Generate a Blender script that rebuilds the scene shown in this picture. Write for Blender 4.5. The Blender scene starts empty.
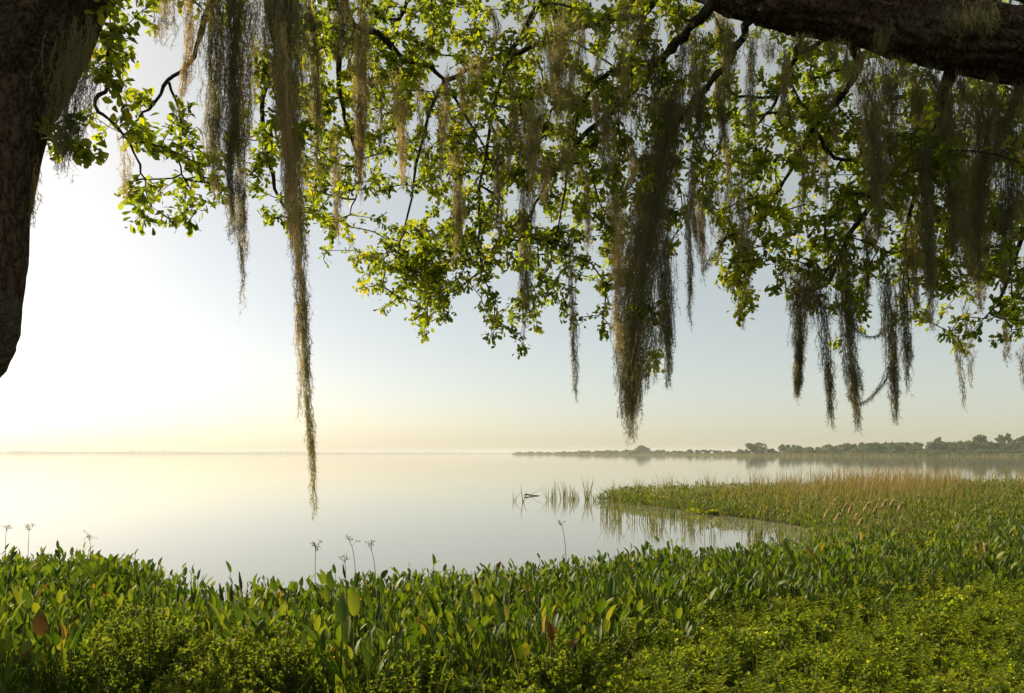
import bpy, math, random
import numpy as np
from mathutils import Vector, noise as mnoise

R = np.random.default_rng(11)
random.seed(5)
SC = bpy.context.scene
COL = SC.collection
rad = math.radians

# ------------------------------------------------------------------ camera
CAMZ = 2.0
LENS = 28.0
F = 1024 * LENS / 36.0
HOR = 453.5
cd = bpy.data.cameras.new('camera')
cam = bpy.data.objects.new('camera', cd)
COL.objects.link(cam)
cam.location = (0, 0, CAMZ)
cam.rotation_euler = (rad(90), 0, 0)
cd.lens = LENS
cd.sensor_width = 36
cd.shift_y = (HOR - 346.5) / 1024
cd.clip_start = 0.05
cd.clip_end = 20000
SC.camera = cam

# ------------------------------------------------------------------ light
SUN_AZ = -59.0      # degrees from +Y, negative = to the left
SUN_EL = 27.0
SUN_STR = 5.0
SKY_STR = 0.072
EXPOSURE = 0.65
w = bpy.data.worlds.new('World')
SC.world = w
w.use_nodes = True
nt = w.node_tree
sky = nt.nodes.new('ShaderNodeTexSky')
sky.sky_type = 'NISHITA'
sky.sun_disc = False
sky.sun_elevation = rad(SUN_EL)
sky.sun_rotation = rad(SUN_AZ)
sky.altitude = 0
sky.air_density = 0.65
sky.dust_density = 1.6
sky.ozone_density = 1.0
nt.nodes['Background'].inputs[1].default_value = SKY_STR
wb = nt.nodes.new('ShaderNodeVectorMath'); wb.operation = 'MULTIPLY'   # warm white balance of the photograph
wb.inputs[1].default_value = (1.0, 0.94, 0.90)
nt.links.new(sky.outputs[0], wb.inputs[0])
nt.links.new(wb.outputs[0], nt.nodes['Background'].inputs[0])
veil = nt.nodes.new('ShaderNodeBackground')                              # thin even high overcast
veil.inputs[0].default_value = (0.200, 0.192, 0.120, 1)
veil.inputs[1].default_value = 1.0
adds = nt.nodes.new('ShaderNodeAddShader')
nt.links.new(nt.nodes['Background'].outputs[0], adds.inputs[0]); nt.links.new(veil.outputs[0], adds.inputs[1])
nt.links.new(adds.outputs[0], nt.nodes['World Output'].inputs['Surface'])
sd = bpy.data.lights.new('sun', 'SUN')
sd.energy = SUN_STR
sd.angle = rad(0.6)
sd.color = (1.0, 0.86, 0.62)
sun = bpy.data.objects.new('sun', sd)
COL.objects.link(sun)
sdir = Vector((math.sin(rad(SUN_AZ)) * math.cos(rad(SUN_EL)), math.cos(rad(SUN_AZ)) * math.cos(rad(SUN_EL)), math.sin(rad(SUN_EL))))
sun.rotation_euler = sdir.to_track_quat('Z', 'Y').to_euler()
sun.location = sdir * 60
SC.view_settings.view_transform = 'Standard'
SC.view_settings.look = 'None'
SC.view_settings.exposure = EXPOSURE
SC.view_settings.gamma = 1
SC.view_settings.use_curve_mapping = False
SC.cycles.max_bounces = 8
SC.cycles.diffuse_bounces = 3
SC.cycles.glossy_bounces = 3
SC.cycles.transmission_bounces = 4
SC.cycles.transparent_max_bounces = 8
SC.cycles.volume_bounces = 1
SC.cycles.use_denoising = True
HAZE_DENSITY = 0.00022

# ------------------------------------------------------------------ helpers
def P(px, py, Y):
    return np.array(((px - 512) / F * Y, Y, CAMZ + (HOR - py) / F * Y))

class MB:
    """collects vertices and quads/tris, builds one mesh"""
    def __init__(s):
        s.v = []; s.q = []; s.t = []; s.a = []; s.n = 0
    def add(s, v, q=None, t=None, a=0.5):
        v = np.asarray(v, float).reshape(-1, 3)
        s.v.append(v)
        if q is not None and len(q): s.q.append(np.asarray(q, int).reshape(-1, 4) + s.n)
        if t is not None and len(t): s.t.append(np.asarray(t, int).reshape(-1, 3) + s.n)
        a = np.full(len(v), a, float) if np.isscalar(a) else np.asarray(a, float)
        s.a.append(a)
        s.n += len(v)
    def inst(s, tv, tq, M, T, tint):
        """template verts tv (V,3), quads tq, frames M (N,3,3) columns = axes, origins T (N,3)"""
        N = len(T); V = len(tv)
        if not N: return
        v = np.einsum('nij,vj->nvi', M, tv) + T[:, None, :]
        q = (np.asarray(tq)[None] + (np.arange(N) * V)[:, None, None]).reshape(-1, 4)
        s.add(v.reshape(-1, 3), q, None, np.repeat(tint, V))
    def mesh(s, name, mat, origin=(0, 0, 0), smooth=False):
        me = bpy.data.meshes.new(name)
        v = np.concatenate(s.v) - np.asarray(origin, float)
        q = np.concatenate(s.q) if s.q else np.zeros((0, 4), int)
        t = np.concatenate(s.t) if s.t else np.zeros((0, 3), int)
        me.vertices.add(len(v)); me.vertices.foreach_set('co', v.ravel().astype(np.float32))
        li = np.concatenate([q.ravel(), t.ravel()]).astype(np.int32)
        me.loops.add(len(li)); me.loops.foreach_set('vertex_index', li)
        ls = np.concatenate([np.arange(len(q)) * 4, len(q) * 4 + np.arange(len(t)) * 3]).astype(np.int32)
        me.polygons.add(len(ls)); me.polygons.foreach_set('loop_start', ls)
        if smooth: me.polygons.foreach_set('use_smooth', np.ones(len(ls), bool))
        at = me.attributes.new('tint', 'FLOAT', 'POINT')
        at.data.foreach_set('value', np.concatenate(s.a).astype(np.float32))
        me.materials.append(mat)
        me.update(calc_edges=True)
        return me
    def build(s, name, mat, parent=None, origin=(0, 0, 0), smooth=False):
        o = bpy.data.objects.new(name, s.mesh(name, mat, origin, smooth))
        COL.objects.link(o)
        if parent is not None: o.parent = parent
        else: o.location = origin
        return o

def tag(o, label=None, cat=None, group=None, kind=None):
    if label: o['label'] = label
    if cat: o['category'] = cat
    if group: o['group'] = group
    if kind: o['kind'] = kind
    return o

def empty(name, loc):
    o = bpy.data.objects.new(name, None)
    COL.objects.link(o); o.location = loc
    o.empty_display_size = 0.2
    return o

def dup(o, loc=None, rz=None, sc=None, label=None, group=None):
    c = o.copy(); COL.objects.link(c)
    if loc is not None: c.location = loc
    if rz is not None: c.rotation_euler = (0, 0, rz)
    if sc is not None: c.scale = sc if hasattr(sc, '__len__') else (sc, sc, sc)
    if label: c['label'] = label
    if group: c['group'] = group
    for ch in list(o.children):
        d = ch.copy(); COL.objects.link(d); d.parent = c
    return c

def norm(a): return a / np.maximum(np.linalg.norm(a, axis=-1, keepdims=True), 1e-9)

def frames(d, n):
    """axes matrices with Y = d, Z ~ n"""
    d = norm(d); x = norm(np.cross(d, n)); z = np.cross(x, d)
    return np.stack([x, d, z], axis=-1)

def tube(mb, pts, r, k=6, tint=0.5, cap=True, wob=None):
    pts = np.asarray(pts, float); n = len(pts)
    r = np.full(n, r) if np.isscalar(r) else np.asarray(r, float)
    tn = norm(np.gradient(pts, axis=0))
    ref = np.array((0.31, 0.87, 0.38)) if abs(tn[0] @ np.array((0.31, 0.87, 0.38))) < 0.9 else np.array((1.0, 0, 0))
    u = np.zeros((n, 3)); u[0] = norm(np.cross(tn[0], ref))
    for i in range(1, n):
        a = u[i - 1] - tn[i] * (u[i - 1] @ tn[i]); u[i] = a / max(np.linalg.norm(a), 1e-9)
    v = np.cross(tn, u)
    th = np.arange(k) * 2 * math.pi / k
    ring = np.cos(th)[None, :, None] * u[:, None] + np.sin(th)[None, :, None] * v[:, None]
    rr = r[:, None, None] * np.ones((n, k, 1))
    if wob is not None: rr = rr * wob(pts, ring, th)[..., None]
    vv = pts[:, None] + ring * rr
    i, j = np.meshgrid(np.arange(n - 1), np.arange(k), indexing='ij')
    j2 = (j + 1) % k
    q = np.stack([i * k + j, i * k + j2, (i + 1) * k + j2, (i + 1) * k + j], -1).reshape(-1, 4)
    t = []
    allv = vv.reshape(-1, 3)
    if cap:
        allv = np.vstack([allv, pts[0], pts[-1]])
        a0 = n * k; a1 = n * k + 1; jj = np.arange(k); jn = (jj + 1) % k
        t = np.vstack([np.stack([np.full(k, a0), jn, jj], -1), np.stack([np.full(k, a1), (n - 1) * k + jj, (n - 1) * k + jn], -1)])
    mb.add(allv, q, t, tint)

def spline(pts, m):
    """Catmull-Rom through pts (rows may carry radius too)"""
    p = np.asarray(pts, float)
    p = np.vstack([2 * p[0] - p[1], p, 2 * p[-1] - p[-2]])
    out = []
    for i in range(1, len(p) - 2):
        t = np.linspace(0, 1, m, endpoint=False)[:, None]
        a, b, c, d = p[i - 1], p[i], p[i + 1], p[i + 2]
        out.append(0.5 * (2 * b + (c - a) * t + (2 * a - 5 * b + 4 * c - d) * t ** 2 + (3 * b - a - 3 * c + d) * t ** 3))
    out.append(p[-2][None])
    return np.vstack(out)

# ------------------------------------------------------------------ materials
def newmat(name):
    m = bpy.data.materials.new(name); m.use_nodes = True
    m.node_tree.nodes.clear()
    return m, m.node_tree.nodes, m.node_tree.links

def ramp(N, L, fac, stops):
    r = N.new('ShaderNodeValToRGB')
    e = r.color_ramp.elements
    e[0].position, e[0].color = stops[0][0], (*stops[0][1], 1)
    e[1].position, e[1].color = stops[-1][0], (*stops[-1][1], 1)
    for p, c in stops[1:-1]:
        x = e.new(p); x.color = (*c, 1)
    L.new(fac, r.inputs[0])
    return r.outputs[0]

def leafmat(name, stops, trans=1.9, tmix=0.45, rough=0.45, spec=0.4, tcol=(1.0, 0.95, 0.45)):
    m, N, L = newmat(name)
    out = N.new('ShaderNodeOutputMaterial')
    a = N.new('ShaderNodeAttribute'); a.attribute_name = 'tint'
    oi = N.new('ShaderNodeObjectInfo')
    ad = N.new('ShaderNodeMath'); ad.operation = 'MULTIPLY_ADD'
    L.new(oi.outputs['Random'], ad.inputs[0]); ad.inputs[1].default_value = 0.16; L.new(a.outputs['Fac'], ad.inputs[2])
    sb = N.new('ShaderNodeMath'); sb.operation = 'SUBTRACT'; L.new(ad.outputs[0], sb.inputs[0]); sb.inputs[1].default_value = 0.08
    c = ramp(N, L, sb.outputs[0], stops)
    b = N.new('ShaderNodeBsdfPrincipled')
    L.new(c, b.inputs['Base Color']); b.inputs['Roughness'].default_value = rough
    b.inputs['Specular IOR Level'].default_value = spec
    t = N.new('ShaderNodeBsdfTranslucent')
    mx = N.new('ShaderNodeVectorMath'); mx.operation = 'MULTIPLY'
    L.new(c, mx.inputs[0]); mx.inputs[1].default_value = tuple(trans * k for k in tcol)
    L.new(mx.outputs[0], t.inputs[0])
    s = N.new('ShaderNodeMixShader'); s.inputs[0].default_value = tmix
    L.new(b.outputs[0], s.inputs[1]); L.new(t.outputs[0], s.inputs[2]); L.new(s.outputs[0], out.inputs[0])
    return m

def barkmat(name, dark, light, sc=6.0):
    m, N, L = newmat(name)
    out = N.new('ShaderNodeOutputMaterial')
    tc = N.new('ShaderNodeTexCoord')
    mp = N.new('ShaderNodeMapping'); mp.inputs['Scale'].default_value = (1, 1, 0.35)
    L.new(tc.outputs['Object'], mp.inputs[0])
    vo = N.new('ShaderNodeTexVoronoi'); vo.feature = 'DISTANCE_TO_EDGE'; vo.inputs['Scale'].default_value = sc * 3
    nz = N.new('ShaderNodeTexNoise'); nz.inputs['Scale'].default_value = sc; nz.inputs['Detail'].default_value = 8
    nz2 = N.new('ShaderNodeTexNoise'); nz2.inputs['Scale'].default_value = sc * 7; nz2.inputs['Detail'].default_value = 4
    dm = N.new('ShaderNodeVectorMath'); dm.operation = 'MULTIPLY_ADD'
    L.new(nz.outputs['Color'], dm.inputs[0]); dm.inputs[1].default_value = (.25, .25, .25); L.new(mp.outputs[0], dm.inputs[2])
    L.new(dm.outputs[0], vo.inputs['Vector']); L.new(mp.outputs[0], nz.inputs['Vector']); L.new(tc.outputs['Object'], nz2.inputs['Vector'])
    mu = N.new('ShaderNodeMath'); mu.operation = 'MULTIPLY_ADD'
    L.new(vo.outputs['Distance'], mu.inputs[0]); mu.inputs[1].default_value = 1.6; L.new(nz2.outputs['Fac'], mu.inputs[2])
    c = ramp(N, L, mu.outputs[0], [(0.35, dark), (0.62, tuple((a + b) / 2 for a, b in zip(dark, light))), (0.95, light)])
    # lichen
    c2 = N.new('ShaderNodeMix'); c2.data_type = 'RGBA'
    nl = N.new('ShaderNodeTexNoise'); nl.inputs['Scale'].default_value = 2.6; nl.inputs['Detail'].default_value = 6
    L.new(tc.outputs['Object'], nl.inputs['Vector'])
    lf = ramp(N, L, nl.outputs['Fac'], [(0.56, (0, 0, 0)), (0.68, (.55, .55, .55))])
    L.new(lf, c2.inputs[0]); L.new(c, c2.inputs[6]); c2.inputs[7].default_value = (0.12, 0.11, 0.07, 1)
    b = N.new('ShaderNodeBsdfPrincipled'); b.inputs['Roughness'].default_value = 0.95
    b.inputs['Specular IOR Level'].default_value = 0.15
    L.new(c2.outputs[2], b.inputs['Base Color'])
    bp = N.new('ShaderNodeBump'); bp.inputs['Strength'].default_value = 0.9; bp.inputs['Distance'].default_value = 0.06
    L.new(mu.outputs[0], bp.inputs['Height']); L.new(bp.outputs[0], b.inputs['Normal'])
    L.new(b.outputs[0], out.inputs[0])
    return m

M_oak = leafmat('oak_leaf', [(0, (0.024, 0.036, 0.004)), (0.45, (0.066, 0.090, 0.005)), (0.8, (0.125, 0.142, 0.008)), (1, (0.17, 0.15, 0.015))], trans=4.6, tmix=0.55)
M_bark = barkmat('oak_bark', (0.018, 0.010, 0.005), (0.125, 0.080, 0.048))
M_twig = barkmat('twig_bark', (0.03, 0.022, 0.015), (0.10, 0.08, 0.06), 9)
M_moss = leafmat('moss', [(0, (0.11, 0.105, 0.05)), (0.5, (0.245, 0.235, 0.118)), (1, (0.46, 0.36, 0.19))], trans=1.6, tmix=0.5, rough=0.9, spec=0.1, tcol=(1, .93, .7))  # ramp from shaded olive to sunlit tan: light put into the moss colour
M_pick = leafmat('pickerel_leaf', [(0, (0.012, 0.032, 0.004)), (0.5, (0.062, 0.102, 0.006)), (0.85, (0.125, 0.150, 0.011)), (1, (0.18, 0.15, 0.02))], trans=2.5, tmix=0.36, rough=0.5, spec=0.25)
M_wither = leafmat('withered_leaf', [(0, (0.12, 0.06, 0.015)), (0.5, (0.34, 0.16, 0.02)), (1, (0.42, 0.28, 0.05))], trans=1.5, tmix=0.4, rough=0.7, spec=0.2)
M_cover = leafmat('ground_cover_leaf', [(0, (0.024, 0.046, 0.004)), (0.5, (0.086, 0.122, 0.008)), (0.9, (0.17, 0.19, 0.012)), (0.965, (0.2, 0.18, 0.03)), (1, (0.34, 0.34, 0.14))], trans=2.8, tmix=0.5, rough=0.6, spec=0.2)
M_bush = leafmat('weed_leaf', [(0, (0.034, 0.056, 0.006)), (0.5, (0.078, 0.108, 0.010)), (1, (0.15, 0.16, 0.02))], trans=2.8, tmix=0.5, rough=0.6, spec=0.2)
M_grass = leafmat('marsh_grass_blade', [(0, (0.035, 0.065, 0.012)), (0.4, (0.085, 0.12, 0.015)), (0.7, (0.19, 0.16, 0.05)), (1, (0.27, 0.17, 0.075))], trans=1.7, tmix=0.4, rough=0.6, spec=0.25, tcol=(1, .9, .55))
M_seed = leafmat('seed_head', [(0, (0.26, 0.20, 0.09)), (1, (0.5, 0.43, 0.22))], trans=1.4, tmix=0.4, rough=0.85, spec=0.1, tcol=(1, .92, .75))
M_farleaf = leafmat('far_leaf', [(0, (0.028, 0.056, 0.010)), (0.5, (0.062, 0.105, 0.016)), (1, (0.12, 0.15, 0.022))], trans=1.9, tmix=0.4, rough=0.7, spec=0.2)
M_drift = barkmat('driftwood_bark', (0.03, 0.025, 0.02), (0.12, 0.10, 0.08), 8)

def groundmat(name, a, b, c):
    m, N, L = newmat(name)
    out = N.new('ShaderNodeOutputMaterial')
    tc = N.new('ShaderNodeTexCoord')
    nz = N.new('ShaderNodeTexNoise'); nz.inputs['Scale'].default_value = 1.3; nz.inputs['Detail'].default_value = 10; nz.inputs['Roughness'].default_value = .7
    L.new(tc.outputs['Object'], nz.inputs['Vector'])
    cc = ramp(N, L, nz.outputs['Fac'], [(0.3, a), (0.5, b), (0.7, c)])
    s = N.new('ShaderNodeBsdfPrincipled'); s.inputs['Roughness'].default_value = 1.0; s.inputs['Specular IOR Level'].default_value = 0.05
    L.new(cc, s.inputs['Base Color'])
    bp = N.new('ShaderNodeBump'); bp.inputs['Strength'].default_value = .6; bp.inputs['Distance'].default_value = .05
    L.new(nz.outputs['Fac'], bp.inputs['Height']); L.new(bp.outputs[0], s.inputs['Normal'])
    L.new(s.outputs[0], out.inputs[0])
    return m
M_ground = groundmat('bank_soil', (0.016, 0.018, 0.008), (0.030, 0.036, 0.013), (0.05, 0.048, 0.022))
M_farland = groundmat('far_marsh', (0.07, 0.075, 0.03), (0.12, 0.11, 0.05), (0.16, 0.13, 0.07))

def watermat():
    m, N, L = newmat('lake_water')
    out = N.new('ShaderNodeOutputMaterial')
    b = N.new('ShaderNodeBsdfPrincipled')
    b.inputs['Base Color'].default_value = (0.17, 0.16, 0.105, 1)
    b.inputs['Roughness'].default_value = 0.035
    b.inputs['IOR'].default_value = 1.9
    tc = N.new('ShaderNodeTexCoord')
    mp = N.new('ShaderNodeMapping'); mp.inputs['Scale'].default_value = (0.5, 1.6, 1)
    nz = N.new('ShaderNodeTexNoise'); nz.inputs['Scale'].default_value = 0.8; nz.inputs['Detail'].default_value = 3
    nz2 = N.new('ShaderNodeTexNoise'); nz2.inputs['Scale'].default_value = 5.0; nz2.inputs['Detail'].default_value = 2
    L.new(tc.outputs['Object'], mp.inputs[0]); L.new(mp.outputs[0], nz.inputs['Vector']); L.new(mp.outputs[0], nz2.inputs['Vector'])
    ad = N.new('ShaderNodeMath'); ad.operation = 'MULTIPLY_ADD'
    L.new(nz2.outputs['Fac'], ad.inputs[0]); ad.inputs[1].default_value = .12; L.new(nz.outputs['Fac'], ad.inputs[2])
    bp = N.new('ShaderNodeBump'); bp.inputs['Strength'].default_value = 0.025; bp.inputs['Distance'].default_value = .1
    L.new(ad.outputs[0], bp.inputs['Height']); L.new(bp.outputs[0], b.inputs['Normal'])
    L.new(b.outputs[0], out.inputs[0])
    return m
M_water = watermat()

# ------------------------------------------------------------------ setting: ground, water, far shores
SHORE = np.array([(-7000, 17), (-60, 16.0), (-14, 13.4), (-8.3, 12.0), (-6.1, 11.7), (-5.1, 10.6), (-4.4, 9.7), (-3.5, 9.3), (-2.2, 9.5), (-1.4, 10.7), (0.2, 10.9),
                  (0.9, 11.6), (2.2, 12.6), (4.3, 13.3), (6.2, 15.4), (7.6, 18.0), (8.1, 21.5), (7.4, 24.2), (5.8, 29), (4.4, 34), (5.2, 37), (9, 38.5), (15, 40.5),
                  (25, 44.0), (40, 48.0), (80, 58), (7000, 75), (7000, -7000), (-7000, -7000)], float)

def shore_dist(x, y):
    """signed distance to the shoreline, positive on land"""
    p = np.stack([np.ravel(x), np.ravel(y)], -1).astype(float)
    a = SHORE; b = np.roll(SHORE, -1, 0)
    best = np.full(len(p), 1e18); ins = np.zeros(len(p), bool)
    for s, e in zip(a, b):
        d = e - s; L2 = d @ d
        t = np.clip(((p - s) @ d) / L2, 0, 1)
        q = s + t[:, None] * d
        best = np.minimum(best, ((p - q) ** 2).sum(1))
        c = (s[1] > p[:, 1]) != (e[1] > p[:, 1])
        with np.errstate(divide='ignore', invalid='ignore'):
            xi = s[0] + (p[:, 1] - s[1]) * d[0] / (d[1] if d[1] else 1e-12)
        ins ^= c & (p[:, 0] < xi)
    return np.where(ins, 1, -1) * np.sqrt(best).clip(0, 1e5)

def wav(x, y, s=1.0, ph=0.0):
    return (np.sin(x * 1.7 * s + 1.3 + ph) * np.cos(y * 1.31 * s + .4 - ph) + .6 * np.sin(x * 3.1 * s + y * 2.3 * s + ph * 2) + .4 * np.cos(x * 5.3 * s - y * 4.7 * s + 2)) / 2

def height(x, y):
    x = np.asarray(x, float); y = np.asarray(y, float)
    d = shore_dist(x, y).reshape(x.shape)
    cap = np.where(y > 15, .14, np.where(y > 11, .14 + (15 - y) / 4 * .26, .40))
    land = np.minimum(.03 + .075 * d, cap + .02 * np.sqrt(d.clip(0))) + .035 * wav(x, y) * np.clip(d, 0, 1)
    wet = np.maximum(.03 + .5 * d, -1.6)
    return np.where(d > 0, np.minimum(land, 1.2), wet)

def stretch(n, inner, outer):
    t = np.linspace(-1, 1, n)
    return np.sign(t) * (inner * np.abs(t) + (outer - inner) * np.abs(t) ** 9)
gx = stretch(320, 30, 7000); gy = stretch(460, 40, 7000) + 10
XX, YY = np.meshgrid(gx, gy, indexing='ij')
ZZ = height(XX, YY)
mb = MB()
nx, ny = XX.shape
i, j = np.meshgrid(np.arange(nx - 1), np.arange(ny - 1), indexing='ij')
mb.add(np.stack([XX, YY, ZZ], -1), np.stack([i * ny + j, (i + 1) * ny + j, (i + 1) * ny + j + 1, i * ny + j + 1], -1))
tag(mb.build('ground', M_ground, smooth=True), kind='structure')

mb = MB()
mb.add([(-7000, -6900, 0), (7000, -6900, 0), (7000, 7000, 0), (-7000, 7000, 0)], [(0, 1, 2, 3)])
tag(mb.build('lake_water', M_water), kind='structure')

def land_strip(name, front, depth, h):
    mb = MB(); n = len(front)
    f = np.array(front, float)
    out = norm(f) * depth
    v = []
    for k in range(n):
        v += [(f[k][0], f[k][1], -.5), (f[k][0], f[k][1], h * .25), (f[k][0] + out[k][0] * .1, f[k][1] + out[k][1] * .1, h), (f[k][0] + out[k][0], f[k][1] + out[k][1], h * 1.5)]
    q = [(k * 4 + r, k * 4 + 4 + r, k * 4 + 5 + r, k * 4 + 1 + r) for k in range(n - 1) for r in range(3)]
    mb.add(v, q)
    return tag(mb.build(name, M_farland), kind='structure')

def front_line(px, Y): return ((px - 512) / F * Y, Y)
FAR_R = [front_line(*a) for a in [(512, 1750), (540, 1600), (585, 1250), (640, 1080), (700, 900), (740, 700), (800, 630), (900, 560), (1024, 500), (1150, 440), (1350, 380)]]
land_strip('far_shore', FAR_R, 400, .5)
FAR_L = [front_line(*a) for a in [(-500, 5000), (-200, 4800), (0, 5000), (150, 5100), (300, 5300), (420, 5600), (520, 5800), (620, 6000), (700, 6000)]]
land_strip('far_shore', FAR_L, 700, 1.0)

# distant woods on the left shore: one hazy mass
leafq_v = np.array([(-.5, 0, 0), (.5, 0, 0), (.5, 1, .1), (-.5, 1, .1)]); leafq_q = [(0, 1, 2, 3)]
def rand_dir(n):
    v = R.normal(size=(n, 3)); return norm(v)
mb = MB()
fl = np.array(FAR_L)
seg = R.integers(0, len(fl) - 1, 9000); t = R.random(9000)
base = fl[seg] + (fl[seg + 1] - fl[seg]) * t[:, None]
pxs = base[:, 0] / base[:, 1] * F + 512
hh = 12 * (.75 + .25 * np.sin(pxs * .045 + 1) + .15 * np.sin(pxs * .21)) * np.interp(pxs, [-500, 80, 250, 420, 520, 700], [.7, 1.1, 1.0, .55, .4, .4])
T = np.stack([base[:, 0], base[:, 1] + 30 + R.random(9000) * 150, 1 + hh * R.random(9000) ** .8], -1)
M = frames(rand_dir(9000), rand_dir(9000)) * (4 + 4 * R.random(9000))[:, None, None]
mb.inst(leafq_v, leafq_q, M, T, R.random(9000))
tag(mb.build('far_woods', M_farleaf), 'faint hazy line of woods on the far left horizon', 'woods', kind='stuff')

# ------------------------------------------------------------------ far trees on the right shore
def far_tree(kind, seed):
    rg = np.random.default_rng(seed)
    e = empty('far_tree', (0, 0, 0))
    H = 1.0
    tr = MB(); cr = MB()
    if kind == 'round':
        trunk_h, n, nl = .45, 14, 1300
        cs = np.stack([rg.normal(0, .24, n), rg.normal(0, .24, n), .25 + .63 * rg.random(n)], -1); rs = .12 + .12 * rg.random(n)
        rs *= np.where(cs[:, 2] > .75, .8, 1.15)
    elif kind == 'low':
        trunk_h, n, nl = .3, 16, 1200
        cs = np.stack([rg.normal(0, .45, n), rg.normal(0, .3, n), .12 + .52 * rg.random(n)], -1); rs = .12 + .13 * rg.random(n)
    else:  # pine: tall stem with flat clumps on top
        trunk_h, n, nl = .9, 9, 600
        cs = np.stack([rg.normal(0, .16, n), rg.normal(0, .16, n), .7 + .28 * rg.random(n)], -1); rs = .06 + .06 * rg.random(n)
    tube(tr, [(0, 0, -.02), (.01, 0, trunk_h * .5), (.02, .01, trunk_h)], [.028, .022, .012], 6)
    for c, r_ in zip(cs[:5], rs): tube(tr, [(.01, 0, trunk_h * .7), (c[0] * .6, c[1] * .6, (trunk_h * .7 + c[2]) / 2), tuple(c)], [.012, .009, .004], 4)
    k = rg.integers(0, n, nl)
    d = norm(rg.normal(size=(nl, 3))); d[:, 2] *= (.55 if kind == 'pine' else .85)
    pos = cs[k] + d * (rs[k] * (.55 + .5 * rg.random(nl)))[:, None]
    pos[:, 2] = np.maximum(pos[:, 2], .03)
    Mf = frames(norm(rg.normal(size=(nl, 3))), d + .6 * rg.normal(size=(nl, 3))) * (.05 + .05 * rg.random(nl))[:, None, None]
    cr.inst(leafq_v, leafq_q, Mf, pos, np.clip(.5 + .22 * rg.normal(size=nl) + .3 * (rg.random(n)[k] - .5), 0, 1))
    tr.build('trunk', M_twig, e); cr.build('crown', M_farleaf, e)
    return e

protos = {'round': [far_tree('round', 1), far_tree('round', 2), far_tree('round', 3)], 'low': [far_tree('low', 4), far_tree('low', 5)], 'pine': [far_tree('pine', 6), far_tree('pine', 7)]}
used = set()
def put_tree(kind, px, Y, h, wmul, label, group):
    o = random.choice(protos[kind])
    x, y = front_line(px, Y)
    if o.name in used:
        o = dup(o)
    else:
        used.add(o.name)
    o.location = (x, y, .3 - (.07 * h if kind != 'pine' else 0)); o.rotation_euler = (0, 0, random.random() * 6.28); o.scale = (h * wmul, h * wmul, h)
    tag(o, label, 'tree', group)
frx = np.array([(p[0] / p[1] * F + 512, p[1]) for p in FAR_R])
def shoreY(px): return float(np.interp(px, frx[:, 0], frx[:, 1]))
RG = 'trees along the far right shore'
px = 742.0
first = True
rows = [('round', 'rounded dark green tree in the wooded shore across the lake', RG)]
put_tree('round', 757, 716, 13.0, 1.25, 'dark domed tree standing taller at the near end of the wooded shore', None)
put_tree('low', 745, 720, 9.0, 1.1, 'low spreading tree sloping to the end of the wooded shore beside the dark domed tree', None)
put_tree('low', 772, 712, 9.5, 1.0, 'low tree filling the dip just right of the dark domed tree', None)
px = 786
while px < 1130:
    Yb = shoreY(px) + 22 + random.random() * 30
    top = np.interp(px, [780, 830, 900, 980, 1024, 1130], [11.6, 11.0, 11.2, 11.0, 11.4, 12])
    k = 'round' if random.random() < .7 else 'low'
    put_tree(k, px, Yb, top * random.uniform(.93, 1.05), random.uniform(.95, 1.3), 'green broad tree in the unbroken wooded shore right of the dip', 'broad trees of the right shore')
    put_tree('low', px + 4, Yb - 14, top * random.uniform(.45, .7), random.uniform(1.3, 1.8), 'low shrubby tree along the foot of the wooded shore across the lake', 'shrubby trees at the foot of the right shore')
    px += random.uniform(5.5, 9)
for px, h in ((938, 13.6), (977, 15.0), (984, 14.0), (1001, 14.4), (1008, 15.2), (1020, 13.8)):
    put_tree('pine', px, shoreY(px) + 70, h, .75, 'slender flat-topped pine rising above the wooded shore', 'pines above the right shore')
px = 588
while px < 742:
    Yb = shoreY(px) + 25 + random.random() * 40
    h = np.interp(px, [588, 620, 640, 660, 700, 742], [9.5, 8.5, 10.5, 7.5, 6.5, 6.0])
    if 634 < px < 648: h = 12.5
    put_tree('low' if random.random() < .8 else 'round', px, Yb, h * random.uniform(.85, 1.15), random.uniform(1.25, 1.7), 'small hazy tree on the low point of land across open water', 'hazy trees on the low point')
    px += random.uniform(5.5, 9)
px = 518
while px < 588:
    put_tree('low', px, shoreY(px) + 30, random.uniform(6.0, 9.5) , random.uniform(1.0, 1.5), 'tiny pale tree at the thin tip of the far point', 'pale trees at the tip of the far point')
    px += random.uniform(5, 8)

# ------------------------------------------------------------------ blade helpers
def blades(mb, base, h, lean, az, width, tint, curve=.35, segs=4):
    """tapered grass blades, arrays of N"""
    N = len(base)
    t = np.linspace(0, 1, segs + 1)
    out = np.stack([np.cos(az), np.sin(az), np.zeros(N)], -1)
    side = np.stack([-np.sin(az), np.cos(az), np.zeros(N)], -1)
    tw = R.random(N) * 3.14
    side = side * np.cos(tw)[:, None] + out * np.sin(tw)[:, None]
    horiz = (lean[:, None] * t + curve * lean[:, None] * t ** 2.5 * 1.5) * h[:, None]
    vert = h[:, None] * (t - .25 * np.minimum(lean, 1)[:, None] * t ** 3)
    c = base[:, None] + out[:, None] * horiz[..., None] + np.array((0, 0, 1.0)) * vert[..., None]
    wd = width[:, None] * np.minimum(1, 1.15 - t) * np.array([1.0] * segs + [.12])
    vv = np.stack([c - side[:, None] * wd[..., None] / 2, c + side[:, None] * wd[..., None] / 2], 2)  # N,S,2,3
    S = segs + 1
    k = np.arange(segs)
    q = np.stack([k * 2, k * 2 + 1, k * 2 + 3, k * 2 + 2], -1)
    q = (q[None] + (np.arange(N) * S * 2)[:, None, None]).reshape(-1, 4)
    mb.add(vv.reshape(-1, 3), q, None, np.repeat(tint, S * 2))

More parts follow.
